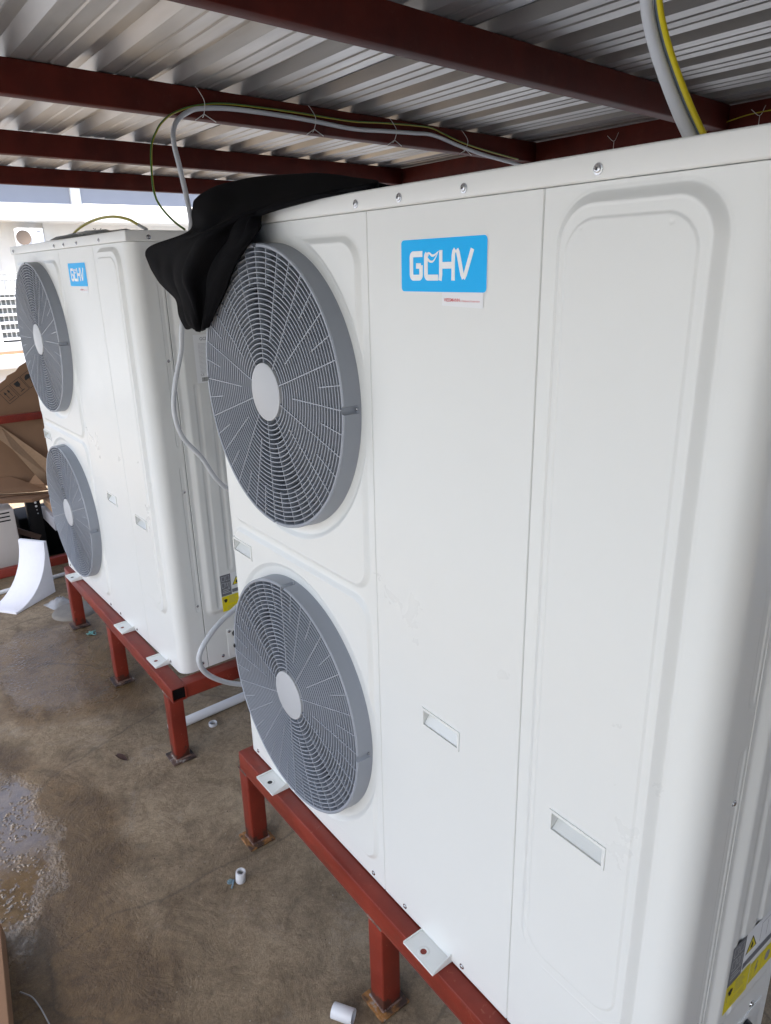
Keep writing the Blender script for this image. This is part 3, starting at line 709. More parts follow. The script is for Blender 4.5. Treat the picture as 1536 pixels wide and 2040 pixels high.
    b.build('book_symbol', MT['ink_grey'], l)
    l = lab('caution_label', .163, .190+dz, .232, .2445+dz, MT['yellow_label'])
    b = MB(); side_quad(b, .168, .213+dz, .169, .242+dz, X+.0002)
    for k in range(6): side_quad(b, .188, .239+dz-k*.0045, .188+.036*(.6+.4*random.random()), .2398+dz-k*.0045, X+.0003)
    for k in range(3): side_quad(b, .180, .206+dz-k*.0045, .222, .2067+dz-k*.0045, X+.0003)
    b.build('printed_lines', MT['ink_grey'], l)
    MB().quad(*[(X+.0004, .1765+.006*math.cos(a)*(1+.3*math.sin(3*a)), .228+dz+.007*math.sin(a)) for a in np.linspace(0, 6, 10)]).build('burn_mark', MT['ink_black'], l)
    l = lab('shock_label', .2345, .196+dz, .312, .238+dz, MT['yellow_label'])
    b = MB()
    for q in ((.24, .200, .2406, .234), (.24, .2334, .27, .234), (.27, .2, .2706, .234), (.24, .2, .27, .2006)): side_quad(b, q[0], q[1]+dz, q[2], q[3]+dz, X+.0003)
    b.quad((X+.0003, .255, .230+dz), (X+.0003, .250, .216+dz), (X+.0003, .254, .216+dz), (X+.0003, .251, .204+dz), (X+.0003, .260, .219+dz), (X+.0003, .256, .219+dz), (X+.0003, .259, .230+dz))
    b.quad(*[(X+.0003, .290+.008*math.cos(a), .217+dz+.010*math.sin(a)) for a in np.linspace(0, 6, 12)])
    b.build('shock_symbol', MT['ink_grey'], l)
    return U

U1 = make_unit('nearer large white twin-fan heat pump with a black jacket over its left end')
U2 = copy_tree(U1); U2.location = (-1.7594, -.0465, 0); U2.rotation_euler = (0, 0, .0317)
tag(U2, 'farther white twin-fan heat pump at left with a yellow cable looped on its lid')
for ch in U2.children:      # the far unit carries its lower labels a little lower
    if ch.name.split('.')[0] in ('wiring_label', 'flammable_label', 'caution_label', 'shock_label'): ch.location.z -= .028
for ch in U1.children:
    if ch.name.split('.')[0] in ('wiring_label', 'flammable_label', 'caution_label', 'shock_label'): ch.location = (0, -.031, .004)

# ------------------------------------------------------------------ stands
def stand(label, x0, x1, yf, hz, legs, plate, sidebeam=None, closed=False, lw=.05, back=.27):
    S = empty('steel_stand', (x0, yf, G)); tag(S, label, 'stand', 'red steel stands under the heat pumps'); loc = Vector((x0, yf, G))
    def inS(o): o.matrix_parent_inverse = Matrix.Translation(-loc); return o
    t = .003; y0, y1 = yf, yf+.05; top = -.0015
    for yy in (0, back):
        b = MB()   # square tube: four walls, open ends
        b.box((x0, y0+yy, top-t), (x1, y1+yy, top)); b.box((x0, y0+yy, top-hz), (x1, y1+yy, top-hz+t))
        b.box((x0, y0+yy, top-hz+t), (x1, y0+yy+t, top-t)); b.box((x0, y1+yy-t, top-hz+t), (x1, y1+yy, top-t))
        inS(b.build('front_beam' if yy == 0 else 'rear_beam', MT['oxide'], S, bevel=.0012))
        b = MB(); b.box((x1-.012, y0+yy+t, top-hz+t), (x1-.010, y1+yy-t, top-t)); inS(b.build('tube_shade', MT['black'], S))  # black plate painting the shade inside the open tube end
    for xx in (x0+.004, x1-.054):
        b = MB(); b.box((xx, y1, top-hz), (xx+.05, y0+back, top-.0008)); inS(b.build('side_beam', MT['oxide'], S, bevel=.002))
    for xl in legs:
        for yy in (0, back):
            b = MB(); b.box((xl-lw, y0+yy+.0015, G+.009), (xl, y0+yy+.0015+lw, top-hz)); lg = inS(b.build('leg', MT['oxide'], S, bevel=.004))
            b = MB(); b.box((xl-lw-.015, y0+yy-.015, G+.001), (xl+.015, y1+yy+.015, G+.009)); p = b.build('base_plate', MT[plate], lg, bevel=.002)
            b = MB(); c_ = Vector((xl-lw/2, y0+yy+.0015+lw/2, G+.010)); q = []
            for k in range(25):
                for (dx, dy, ex, ey) in ((-1, -1, 1, 0), (1, -1, 0, 1), (1, 1, -1, 0), (-1, 1, 0, -1)):
                    u = k/24; q.append((c_.x+(dx+2*ex*u)*lw/2, c_.y+(dy+2*ey*u)*lw/2))
            for (qx, qy) in q:
                r_ = random.uniform(.0015, .0042); b.lathe([(0, r_), (r_*.8, r_*.7), (r_*1.1, -.001)], 5, 'z', (qx, qy, G+.0095))
            b.build('weld_bead', MT['weld'], lg, smooth=True)
            if yy == 0:
                b = MB()
                for k in range(26):
                    r_ = random.uniform(.002, .0045); qx = xl-lw+random.random()*lw; b.lathe([(0, r_*.5), (r_, r_*.35), (r_*1.2, -.001)], 6, 'z', (0, 0, 0))
                    n_ = 18; V_ = b.V[-n_:]; b.V[-n_:] = [(v[0]+qx, y0-.0002-v[2]*.5, top-hz+v[1]*.8+random.uniform(-.001, .001)*0) for v in V_]
                b.build('weld_seam', MT['weld'], lg, smooth=True)
    return S
stand('red steel stand under the nearer heat pump, with rusty orange base plates', .0, 1.36, -.036, .060, (.036, .667, 1.32), 'rust')
stand('red steel stand under the farther heat pump, its open square tube end showing', -1.745, -.421, -.0670, .050, (-1.727+.002, -1.098, -.47), 'rust_dark', back=.39)

# ------------------------------------------------------------------ jacket
J = [[(.437, .30, 1.41), (.326, .32, 1.42), (.163, .33, 1.43), (.021, .32, 1.43), (-.03, .28, 1.43), (-.06, .24, 1.42), (-.07, .20, 1.41)],
[(.437, 0.16, 1.429), (.326, 0.18, 1.451), (.163, 0.2, 1.474), (.021, 0.18, 1.484), (-.079, 0.14, 1.48), (-.122, 0.1, 1.465), (-.098, 0.06, 1.44)],
[(0.647, 0.01, 1.4), (0.557, 0.012, 1.404), (0.43, 0.012, 1.406), (0.312, 0.005, 1.406), (0.21, -0.005, 1.405), (0.105, -0.02, 1.41), (-0.011, -.005, 1.41)],
[(.362, -.012, 1.391), (0.345, -0.035, 1.380), (0.289, -0.04, 1.373), (0.276, -0.06, 1.368), (0.197, -0.05, 1.363), (0.159, -0.06, 1.36), (0.019, -0.03, 1.364)],
[(0.362, -0.040, 1.352), (0.320, -0.055, 1.339), (0.249, -0.05, 1.337), (0.214, -0.085, 1.338), (0.117, -0.06, 1.342), (-0.033, -0.05, 1.34), (-0.265, -0.02, 1.34)],
[(0.310, -0.046, 1.318), (0.265, -0.058, 1.312), (0.189, -0.052, 1.306), (0.150, -0.085, 1.302), (0.038, -0.06, 1.3), (-0.091, -0.05, 1.302), (-0.238, -0.03, 1.304)],
[(0.250, -0.046, 1.275), (0.213, -0.057, 1.272), (0.138, -0.052, 1.268), (0.114, -0.085, 1.263), (0.026, -0.065, 1.261), (-0.088, -0.05, 1.263), (-0.199, -0.03, 1.265)],
[(0.196, -0.046, 1.232), (0.166, -0.056, 1.228), (0.126, -0.055, 1.223), (0.121, -0.08, 1.22), (0.058, -0.065, 1.219), (-0.001, -0.055, 1.22), (-0.075, -0.04, 1.225)],
[(0.141, -0.047, 1.190), (0.121, -0.055, 1.181), (0.099, -0.055, 1.176), (0.101, -0.07, 1.178), (0.075, -0.068, 1.180), (-0.005, -0.055, 1.180), (-0.045, -0.045, 1.197)],
[(0.120, -0.048, 1.172), (0.108, -0.055, 1.164), (0.088, -0.055, 1.159), (0.082, -0.06, 1.160), (0.064, -0.06, 1.165), (0.010, -0.055, 1.160), (-0.022, -0.05, 1.180)]]
def cr_interp(A, n):
    m_ = A.shape[0]; out = []
    Ap = np.concatenate([2*A[:1]-A[1:2], A, 2*A[-1:]-A[-2:-1]])
    for u in np.linspace(0, m_-1, n):
        i = min(int(u), m_-2); t = u-i; a, b_, c_, d_ = Ap[i], Ap[i+1], Ap[i+2], Ap[i+3]
        out.append(.5*(2*b_+(-a+c_)*t+(2*a-5*b_+4*c_-d_)*t*t+(-a+3*b_-3*c_+d_)*t**3))
    return np.array(out)
JA = np.array(J, float); JA = cr_interp(JA, 80); JA = cr_interp(JA.transpose(1, 0, 2), 64)   # [across, down, 3]
na_, nd_ = JA.shape[:2]
from mathutils import noise as mnoise
for i in range(na_):
    for j in range(nd_):
        p = JA[i, j]; fr = min(1, max(0, (j-18)/16))
        f = (.0075*math.sin(i*.21+j*.03+.6)+.0015*math.sin(i*.47-j*.05))*fr*min(1, (nd_-1-j)/14)*min(1, i/6, (na_-1-i)/6) + .008*(mnoise.noise(Vector((i*.12, j*.07, 3.1))))
        JA[i, j] = p + np.array([f*.25, -abs(f)*.9 if fr > .5 else 0, f*.4 if fr < .5 else 0])
V = JA.reshape(-1, 3); Fc = [(i*nd_+j, (i+1)*nd_+j, (i+1)*nd_+j+1, i*nd_+j+1) for i in range(na_-1) for j in range(nd_-1)]
jk = me('jacket', V, Fc, MT['cloth'], smooth=True)
md = jk.modifiers.new('s', 'SOLIDIFY'); md.thickness = .009; md.offset = 0; md = jk.modifiers.new('u', 'SUBSURF'); md.levels = md.render_levels = 1; bake(jk)
tag(jk, 'black fleece jacket thrown over the top left corner of the nearer unit', 'jacket')
# zip teeth along the back silhouette
zp = MB(); ed = [Vector(JA[na_-1-k, 8]) for k in range(2, na_-20)]
for k in range(0, len(ed)-1):
    p, q = ed[k], ed[k+1]
    for s_ in (.25, .75):
        c_ = p.lerp(q, s_)+Vector((0, 0, .004)); zp.box(c_-Vector((.0018, .0018, .003)), c_+Vector((.0018, .0018, .003)))
zp.build('zip', MT['rubber'], jk)

# ------------------------------------------------------------------ cables
def cable(name, pts, r, m, label, cat_, n=8, group=None, seg=10):
    b = MB().tube(cat(pts, n), r, seg); o = b.build(name, m, smooth=True); tag(o, label, cat_, group); return o
gB = [(-.44, .169, 1.40), (-.455, .178, 1.43), (-.5, .191, 1.489), (-.54, .196, 1.572), (-.58, .204, 1.629), (-.62, .222, 1.673), (-.66, .255, 1.711), (-.70, .31, 1.745), (-.706, .358, 1.760), (-.718, .484, 1.771), (-.744, .741, 1.771), (-.767, .966, 1.763), (-.783, 1.136, 1.771), (-.798, 1.275, 1.778),
      (-.809, 1.388, 1.781), (-.824, 1.539, 1.757), (-.840, 1.7, 1.735), (-.863, 1.929, 1.715), (-.87, 2.08, 1.70)]
low = [(-.44, .40, .48), (-.42, .28, .565), (-.405, .168, .655), (-.40, .112, .750), (-.40, .060, .822), (-.395, .042, .897), (-.395, .052, .971), (-.39, .080, 1.068), (-.375, .082, 1.12)]
cable('power_cable', low+[(-.385, .10, 1.19), (-.41, .14, 1.31)]+gB, .0072, MT['cable_white'], 'thick light grey cable from the roof purlin down beside the farther unit', 'cable')
cable('drain_hose', [(-.36, .30, .34), (-.37, .23, .28), (-.36, .155, .247), (-.34, .078, .218), (-.32, .012, .168), (-.32, .0, .121), (-.34, .036, .052), (-.36, .12, -.02), (-.36, .22, -.06), (-.36, .34, -.07)], .0085, MT['cable_white'],
      'pale grey hose looping low beside the farther unit', 'hose')
yB = [(-.537, .192, 1.4), (-.56, .168, 1.426), (-.57, .139, 1.464), (-.57, .125, 1.499), (-.59, .132, 1.561), (-.62, .152, 1.631), (-.65, .184, 1.676), (-.67, .215, 1.707), (-.695, .262, 1.737), (-.706, .331, 1.763), (-.718, .430, 1.782), (-.733, .58, 1.788), (-.749, .743, 1.789), (-.772, .967, 1.788), (-.789, 1.136, 1.799),
      (-.811, 1.359, 1.808), (-.82, 1.447, 1.795), (-.820, 1.507, 1.780), (-.826, 1.586, 1.766), (-.840, 1.734, 1.750), (-.866, 1.947, 1.735)]
o = cable('earth_wire', yB, .0032, MT['cable_olive'], 'thin yellow and green wire tied along the purlin with the grey cable', 'wire')
b = MB(); b.tube([p+Vector((.0016, -.0016, .0006)) for p in cat(yB, 8)], .0022, 8); b.build('green_stripe', MT['cable_green'], o, smooth=True)
# loop on the far lid
lp = [(-1.315, .055, 1.399), (-1.329, .08, 1.413), (-1.265, .08, 1.430), (-1.13, .08, 1.447), (-.981, .08, 1.455), (-.826, .08, 1.452), (-.69, .08, 1.436), (-.60, .08, 1.414)]
o = cable('earth_wire', lp, .0042, MT['cable_olive'], 'short yellow wire arched over the lid of the farther unit', 'wire')
b = MB().tube(cat([(-.605, .08, 1.4155), (-.575, .08, 1.408), (-.545, .08, 1.400)], 5), .0046, 8); b.build('sleeve', MT['cable_grey'], o, smooth=True)
V = []; 
for i in range(8):
    for j in range(5): V.append((-1.24+.075*i, -.02+.03*j+.01*math.sin(i*2.1), 1.398+.010*abs(math.sin(i*1.9+j*1.3))+.004*random.random()))
bg_ = me('plastic_bag', V, [(i*5+j, (i+1)*5+j, (i+1)*5+j+1, i*5+j+1) for i in range(7) for j in range(4)], MT['bag'], smooth=True); tag(bg_, 'crumpled clear plastic wrap lying on the lid of the farther unit', 'plastic bag')
b = MB(); c_ = Vector((-.81, .02, 1.4005))
for k in range(6):
    a = k*1.05; b.tube([c_+Vector((0, 0, .002)), c_+Vector((.014*math.cos(a), .014*math.sin(a), .010+.006*(k % 2)))], .0011, 5)
tag(b.build('metal_clip', MT['screw_dark']), 'small dark wire clip standing on the far lid near its corner', 'clip')
# cables rising from the near unit
def riser(y_, dx, r, m, nm, lab_, cat_='cable'):
    pts = [(1.102+dx, y_, 1.394), (1.082+dx, y_, 1.424), (1.060+dx, y_, 1.460), (1.035+dx, y_, 1.507), (1.020+dx, y_, 1.541), (1.010+dx, y_, 1.574), (1.0+dx, y_, 1.64), (.985+dx, y_+.005, 1.72), (.96+dx, y_+.01, 1.815)]
    return cable(nm, pts, r, m, lab_, cat_, seg=14)
riser(.15, 0, .0076, MT['cable_white'], 'power_cable', 'pale grey conduit rising from the nearer unit to the roof')
riser(.157, .0105, .0046, MT['cable_blue'], 'power_cable', 'slate blue cable rising between the grey conduit and the yellow wire')
o = riser(.15, .0170, .0035, MT['cable_yellow'], 'earth_wire', 'bright yellow wire rising from the nearer unit to the roof', 'wire')
# tie wires
def tie(pls, label, r=.0012):
    b = MB(); [b.tube(cat(p, 4), r, 6) for p in pls]; tag(b.build('cable_tie', MT['tie'], smooth=True), label, 'cable tie', 'white ties holding the cables to the steel')
def bx(y_): return -.688-.1*y_
for (yy, lab_) in ((.362, 'white cable tie on the purlin at the bend of the grey cable'), (.79, 'second white cable tie along the purlin from the cable bend'), (1.175, 'third white cable tie along the purlin from the cable bend'), (1.585, 'white cable tie on the purlin nearest the rear beam')):
    x_ = bx(yy)+.003
    tie([[(x_, yy-.012, 1.822), (x_+.012, yy-.006, 1.806), (x_+.030, yy, 1.775), (x_+.014, yy+.002, 1.745), (x_, yy+.003, 1.738)],
         [(x_+.014, yy+.002, 1.745), (x_+.004, yy+.045, 1.728)], [(x_+.014, yy+.002, 1.745), (x_+.006, yy-.025, 1.727)]], lab_)
for (xx, lab_) in ((-.452, 'white cable tie on the rear beam above the middle of the nearer unit'), (.158, 'white cable tie on the rear beam at the far right')):
    tie([[(xx+.005, 2.10, 1.797), (xx-.004, 2.085, 1.764), (xx-.035, 2.08, 1.788)], [(xx-.004, 2.085, 1.764), (xx-.002, 2.08, 1.70)]], lab_)
cable('earth_wire', [(-.05, 2.085, 1.742), (.05, 2.085, 1.765), (.16, 2.085, 1.775), (.4, 2.085, 1.77), (.8, 2.085, 1.76)], .002, MT['cable_olive'], 'yellow wire running along the rear beam at the far right', 'wire')

# ------------------------------------------------------------------ things on the ground
def pipe(p, q, ro, ri, m=None, n=40):
    p, q = Vector(p), Vector(q); L_ = (q-p).length; b = MB()
    b.lathe([(ri, 0), (ro-.0004, 0), (ro, .0006), (ro, L_-.0006), (ro-.0004, L_), (ri, L_)], n, 'z', closed=True)
    o = b.build('pipe', m or MT['pvc'], autosm=True); o.location = p; o.rotation_euler = (q-p).to_track_quat('Z', 'Y').to_euler(); return o
def fit(o, nm): o.name = nm; o.data.name = nm; return o
o = fit(pipe((-.652, -.02, G+.0185), (-.70, .95, G+.0185), .0175, .015), 'pvc_pipe'); tag(o, 'long white plastic pipe lying on the concrete under the farther unit', 'pipe')
o = fit(pipe((-.594, .123, G+.0005), (-.594, .123, G+.0125), .0155, .0125), 'plastic_ring'); tag(o, 'short white plastic ring flat on the concrete beside the long pipe', 'ring')
o = fit(pipe((.123, -.120, G+.0005), (.126, -.118, G+.034), .0135, .0095), 'pipe_offcut'); tag(o, 'small white pipe offcut standing upright on the concrete', 'pipe offcut')
o = fit(pipe((.598, -.125, G+.0175), (.640, -.098, G+.0175), .0168, .014), 'pipe_offcut'); tag(o, 'white pipe offcut lying on its side at the bottom edge', 'pipe offcut')
# expansion bolt
b = MB(); b.tube([(.113, -.135, G+.004), (.137, -.153, G+.006)][::-1], .0022, 8); b.lathe([(0, .006), (.005, .006), (.0055, 0)], 6, 'z', (.110, -.145, G+.002)); b.lathe([(.003, .0045), (.0085, .0045), (.0085, .002), (.003, .002)], 20, 'z', (.112, -.146, G+.001))
tag(b.build('anchor_bolt', mat('blued_zinc', (.25, .36, .42), .3, metal=.8), autosm=True), 'small bluish bolt with a washer beside the upright pipe offcut', 'bolt')
# leaf
V = []; 
for i in range(9):
    u = i/8; wd = .0085*math.sin(math.pi*min(1, .12+u*.85))**.8
    for s_ in (-1, 0, 1): V.append((-.643+.055*u + s_*wd*.4, -.218+.02*u - s_*wd*1.2, G+.004+.003*abs(s_)+.002*math.sin(u*5)))
lf = me('dry_leaf', V, [(i*3+j, (i+1)*3+j, (i+1)*3+j+1, i*3+j+1) for i in range(8) for j in range(2)], MT['leaf'], smooth=True); tag(lf, 'dark brown curled leaf on the open concrete', 'leaf')
cable('tie_wire', [(.098, -.676, G+.004), (.112, -.668, G+.006), (.131, -.656, G+.004), (.17, -.647, G+.004), (.225, -.640, G+.005)], .0017, MT['cable_grey'], 'thin silvery wire lying at the lower left edge of the picture', 'wire', seg=6)
# cardboard leaning at the lower left edge
b = MB(); b.add([(-.12, -1.0, G), (.30, -1.0, G), (.18, -.705, G), (-.10, -.672, G), (-.12, -1.0, -.20), (.40, -1.0, -.20), (.275, -.712, -.20), (-.02, -.678, -.20)],
      [(0, 1, 2, 3), (4, 5, 6, 7), (0, 1, 5, 4), (1, 2, 6, 5), (2, 3, 7, 6), (3, 0, 4, 7)])
cbf = b.build('cardboard_carton', MT['board'], bevel=.002, seg=1); tag(cbf, 'plain brown carton just showing at the lower left edge of the picture', 'carton')
# debris crumbs: countless
b = MB()
def crumb(x, y_, s_):
    V = [(x+s_*random.uniform(-1, 1), y_+s_*random.uniform(-1, 1), G+random.uniform(-.1, .9)*s_) for _ in range(6)]
    b.add(V, [(0, 1, 2), (0, 2, 3), (0, 3, 4), (0, 4, 5), (0, 5, 1), (1, 2, 5), (2, 3, 4), (2, 4, 5)])
for _ in range(260): crumb(random.uniform(-1.4, .9), random.uniform(-.75, .35), random.uniform(.0008, .0022))
for _ in range(160): crumb(random.gauss(-.25, .22), random.gauss(-.60, .09), random.uniform(.0010, .0030))
tag(b.build('debris', mat('grit', (.24, .21, .17), .8, var=.4, vscale=90)), kind='stuff')
b = MB()
for _ in range(60): crumb(random.gauss(-.08 if random.random() < .5 else .55, .09), random.gauss(-.55 if random.random() < .5 else -.12, .08), random.uniform(.001, .003))
tag(b.build('dirt_crumbs', mat('dark_grit', (.035, .028, .02), .9)), kind='stuff')
# low concrete plinth and scraps near far stand
b = MB(); b.lathe([(0, .018), (.085, .017), (.10, .010), (.108, -.001)], 28, 'z', (-1.92, -.02, G))
pl = b.build('concrete_pad', mat('grey_mortar', (.20, .185, .16), .85, var=.3, vscale=25, bump=.8, bscale=60), autosm=True); tag(pl, 'round mortar pad on the ground behind the far stand leg', 'mortar pad')
b = MB(); b.box((-1.93, -.035, G+.018), (-1.86, .0, G+.026)); tag(b.build('wood_scrap', mat('pale_scrap', (.62, .55, .47), .8), bevel=.001), 'pale flat scrap lying on the round mortar pad', 'scrap')
b = MB()
for k in range(9): b.tube(cat([(-1.62+random.gauss(0, .012), -.02+random.gauss(0, .012), G+.003+.008*random.random()) for _ in range(3)], 3), .002, 5)
tag(b.build('plastic_scrap', MT['teal'], smooth=True), 'small tangled teal plastic scrap beside the far stand leg', 'scrap')
# white polystyrene corner block
e1 = Vector((.586, -.81, 0)); e2 = Vector((-.81, -.586, 0)); P0 = Vector((-2.234, -.035, G)); Lb, Hb, Wb = .276, .292, .165
pr2 = [(0, 0), (Lb, 0), (Lb, .012)] + [(Lb - Lb*.93*math.sin(R(90*k/14))**1.0, .012+(Hb-.012)*(1-math.cos(R(90*k/14)))) for k in range(1, 15)] + [(0, Hb)]
V = [P0+e1*u+e2*w_*Wb+Vector((0, 0, h)) for w_ in (0, 1) for (u, h) in pr2]; n = len(pr2)
fo = MB().add(V, [tuple(range(n)), tuple(range(2*n-1, n-1, -1))]+[(i, (i+1) % n, n+(i+1) % n, n+i) for i in range(n)]).build('foam_block', MT['foam'], bevel=.002)
tag(fo, 'white polystyrene corner block with a concave curved face on the ground', 'foam block')
# plastic bag with anchors
V = []; nb = 12
for i in range(nb):
    for j in range(nb):
        u, v = i/(nb-1), j/(nb-1); V.append((-2.13+.10*v+.03*u, -.02-.11*u+.03*v, G+.003+.030*math.sin(math.pi*u)*math.sin(math.pi*v)*(.6+.8*random.random())))
bg2 = me('plastic_bag', V, [(i*nb+j, (i+1)*nb+j, (i+1)*nb+j+1, i*nb+j+1) for i in range(nb-1) for j in range(nb-1)], MT['bag'], smooth=True); tag(bg2, 'small clear plastic bag of screws beside the foam block', 'plastic bag')
b = MB()
for k in range(7):
    p = Vector((-2.07+random.gauss(0, .018), -.06+random.gauss(0, .018), G+.008)); a = random.uniform(0, 3); b.tube([p, p+Vector((.03*math.cos(a), .03*math.sin(a), .012))], .003, 6)
b.build('anchors', MT['screw'], bg2)

# ------------------------------------------------------------------ clutter beyond the far unit
X0 = -2.60
cb = MB(); cb.box((-2.98, -.62, G+.015), (X0, -.104, .075)); o = cb.build('equipment_cabinet', MT['cabinet'], bevel=.006); tag(o, 'low cream metal cabinet with black vent slots at the left edge', 'cabinet')
for k in range(3): MB().box((X0-.001, -.34, .056-.022*k), (X0+.0015, -.128, .063-.022*k)).build('vent_slot', MT['black'], o)
# red steel rack
rk = empty('steel_rack', (-2.75, .3, G)); tag(rk, 'red steel rack behind the cardboard at the left edge', 'rack'); rl = Vector((-2.75, .3, G))
def inR(o): o.parent = rk; o.matrix_parent_inverse = Matrix.Translation(-rl); return o
inR(MB().box((-2.84, -.9, .508), (-2.80, .55, .548)).build('upper_rail', MT['oxide'], bevel=.003))
inR(MB().box((-2.515, -.9, -.262), (-2.475, .9, -.215)).build('lower_rail', MT['oxide'], bevel=.003))
inR(MB().box((-2.84, .30, G), (-2.80, .34, .508)).build('post', MT['oxide'], bevel=.003)); inR(MB().box((-2.515, .60, G), (-2.475, .64, -.262)).build('post', MT['oxide'], bevel=.003))
inR(MB().beam((-2.82, .32, -.1), (-2.495, .62, -.24), .03, .03).build('cross_rail', MT['oxide']))
# big torn cardboard carton: printed flap above, folded body below
def slab(pts, t, nrm, m, nm, par=None, bevel=0):
    nrm = Vector(nrm).normalized()*t; P = [Vector(p) for p in pts]; n = len(P)
    return MB().add(P+[p-nrm for p in P], [tuple(range(n)), tuple(range(2*n-1, n-1, -1))]+[(i, (i+1) % n, n+(i+1) % n, n+i) for i in range(n)]).build(nm, m, par)
cart = empty('cardboard_box', (-2.9, 0, .1)); tag(cart, 'large torn brown cardboard box with printed handling symbols leaning on the rack', 'cardboard box'); cl = Vector((-2.9, 0, .1))
def inC(o): o.parent = cart; o.matrix_parent_inverse = Matrix.Translation(-cl); return o
edge = [(-.25, .60), (-.13, .655), (-.05, .70), (-.01, .712), (.028, .736), (.040, .755), (.085, .774), (.11, .80), (.152, .823), (.20, .842), (.26, .865), (.40, .87)]
inC(slab([(-2.90, .45, .505), (-2.90, -.3, .505)]+[(-2.90-.0*a, a, c_) for a, c_ in edge], .006, (1, 0, 0), MT['board'], 'flap'))
xx = -2.8985+.0015
def sym(cx_, cz_, kind):
    b = MB(); a = R(33); e1_ = Vector((0, math.cos(a), math.sin(a)))*.032; e2_ = Vector((0, -math.sin(a), math.cos(a)))*.041; o_ = Vector((xx, cx_, cz_))
    def P_(u, v): return o_+e1_*u+e2_*v
    def ln(p, q, w_=.0022):
        p, q = P_(*p), P_(*q); d_ = (q-p).normalized(); n_ = Vector((1, 0, 0)).cross(d_)*w_/2; b.quad(p+n_, p-n_, q-n_, q+n_)
    for i in range(4):
        c4 = [(-1, -1), (1, -1), (1, 1), (-1, 1)]; ln(c4[i], c4[(i+1) % 4])
    if kind == 'up':
        for u in (-.35, .35):
            ln((u, -.45), (u, .35), .003); b.quad(P_(u-.22, .25), P_(u+.22, .25), P_(u, .7))
        ln((-.7, -.65), (.7, -.65), .003)
    elif kind == 'glass':
        b.quad(P_(-.45, .75), P_(-.4, .2), P_(0, -.02), P_(.4, .2), P_(.45, .75)); ln((0, 0), (0, -.55), .003); ln((-.4, -.62), (.4, -.62), .004)
    else:
        b.quad(*[P_(.7*math.cos(t_), .15+.6*math.sin(t_)) for t_ in np.linspace(0, math.pi, 9)]); ln((0, .15), (0, -.5), .003); ln((0, -.5), (-.25, -.5), .003)
    inC(b.build('handling_symbol', MT['ink_black']))
sym(.030, .650, 'up'); sym(.092, .689, 'glass'); sym(.152, .726, 'umbrella')
# body panels
V0 = [(-2.86, -.30, .50), (-2.86, .40, .50), (-2.78, .40, .16), (-2.72, .10, .10), (-2.80, -.06, .335), (-2.86, -.30, .42)]
inC(slab([(-2.875, .45, .504), (-2.875, -.35, .504), (-2.84, -.35, .20), (-2.82, .16, .105), (-2.83, .45, .12)], .006, (1, 0, 0), MT['board'], 'body'))
inC(slab([(-2.865, -.13, .49), (-2.865, -.05, .49), (-2.76, .175, .245), (-2.76, .16, .15), (-2.76, .10, .14), (-2.80, -.02, .36)][::-1], .005, (1, 0, .2), MT['board_edge'], 'torn_strip'))
inC(slab([(-2.83, -.35, .215), (-2.83, -.05, .20), (-2.74, .05, .15), (-2.70, .12, .118), (-2.70, .03, .122), (-2.70, -.35, .175)], .006, (1, 0, .7), MT['board'], 'folded_flap'))
inC(slab([(-2.72, -.35, .168), (-2.72, .02, .115), (-2.76, .20, .085), (-2.78, .20, .075), (-2.62, .0, .105), (-2.62, -.35, .16)], .02, (0, 0, 1), MT['board'], 'bottom'))
inC(slab([(-2.78, .02, .15), (-2.70, .105, .115), (-2.67, .085, .165), (-2.72, .055, .215)], .004, (1, -.5, .2), MT['board'], 'crease'))
# slotted black post with brace, black bin behind
sp = MB(); bx0 = -2.72
sp.box((bx0-.004, -.015, G), (bx0, .055, .085)); sp.box((bx0-.05, -.019, G), (bx0, -.015, .085)); spo = sp.build('slotted_post', MT['black_metal'], bevel=.001)
tag(spo, 'black slotted steel angle post under the cardboard box', 'post')
for k in range(4):
    b = MB(); b.lathe([(0, 0), (.0068 if k < 2 else .004, 0)], 14, 'x', (bx0+.0006, .030+.004*k*.3, .052-.022*k)); b.build('slot', MT['paper'] if k < 2 else MT['cable_grey'], spo)
b = MB(); b.beam((bx0+.01, -.35, .07), (bx0+.01, .02, -.155), .012, .03); b.build('brace', mat('brown_steel', (.10, .06, .045), .6), spo)
b = MB(); b.box((-3.05, -.06, G), (-2.80, .42, -.05)); o = b.build('storage_bin', MT['black'], bevel=.01); tag(o, 'black bin behind the slotted post', 'bin')
b = MB(); b.box((-2.74, .16, G+.005), (-2.70, .36, -.08)); tag(b.build('crate', MT['teal'], bevel=.004), 'teal plastic crate glimpsed behind the lower fan of the far unit', 'crate')
# ribbed white duct end
b = MB(); pr3 = []
for k in range(24):
    hh = k*.006; pr3.append((.072 if k % 2 else .0685, hh))
b.lathe([(0, 0)]+pr3+[(0, .144)], 40, 'y', (0, 0, 0)); o = b.build('ribbed_duct', MT['slat'], autosm=True); o.location = (-2.42, .080, .168); o.rotation_euler = (0, 0, 0)
tag(o, 'white ribbed duct end peeking out left of the lower far fan', 'duct')
b = MB(); b.box((-2.76, .08, .02), (-2.50, .60, .066)); o2 = b.build('wooden_plank', MT['wood'], bevel=.003); tag(o2, 'brown plank behind the ribbed white duct', 'plank')
b = MB(); b.box((-2.74, .06, -.055), (-2.46, .60, .0195)); o2 = b.build('grey_panel', mat('grey_board', (.32, .32, .34), .6, var=.1), bevel=.003); tag(o2, 'grey board lying under the brown plank', 'board')
o = fit(pipe((-2.36, -.55, G+.012), (-2.50, .75, G+.012), .011, .009), 'pvc_pipe'); tag(o, 'thin white pipe on the ground behind the foam block', 'pipe')

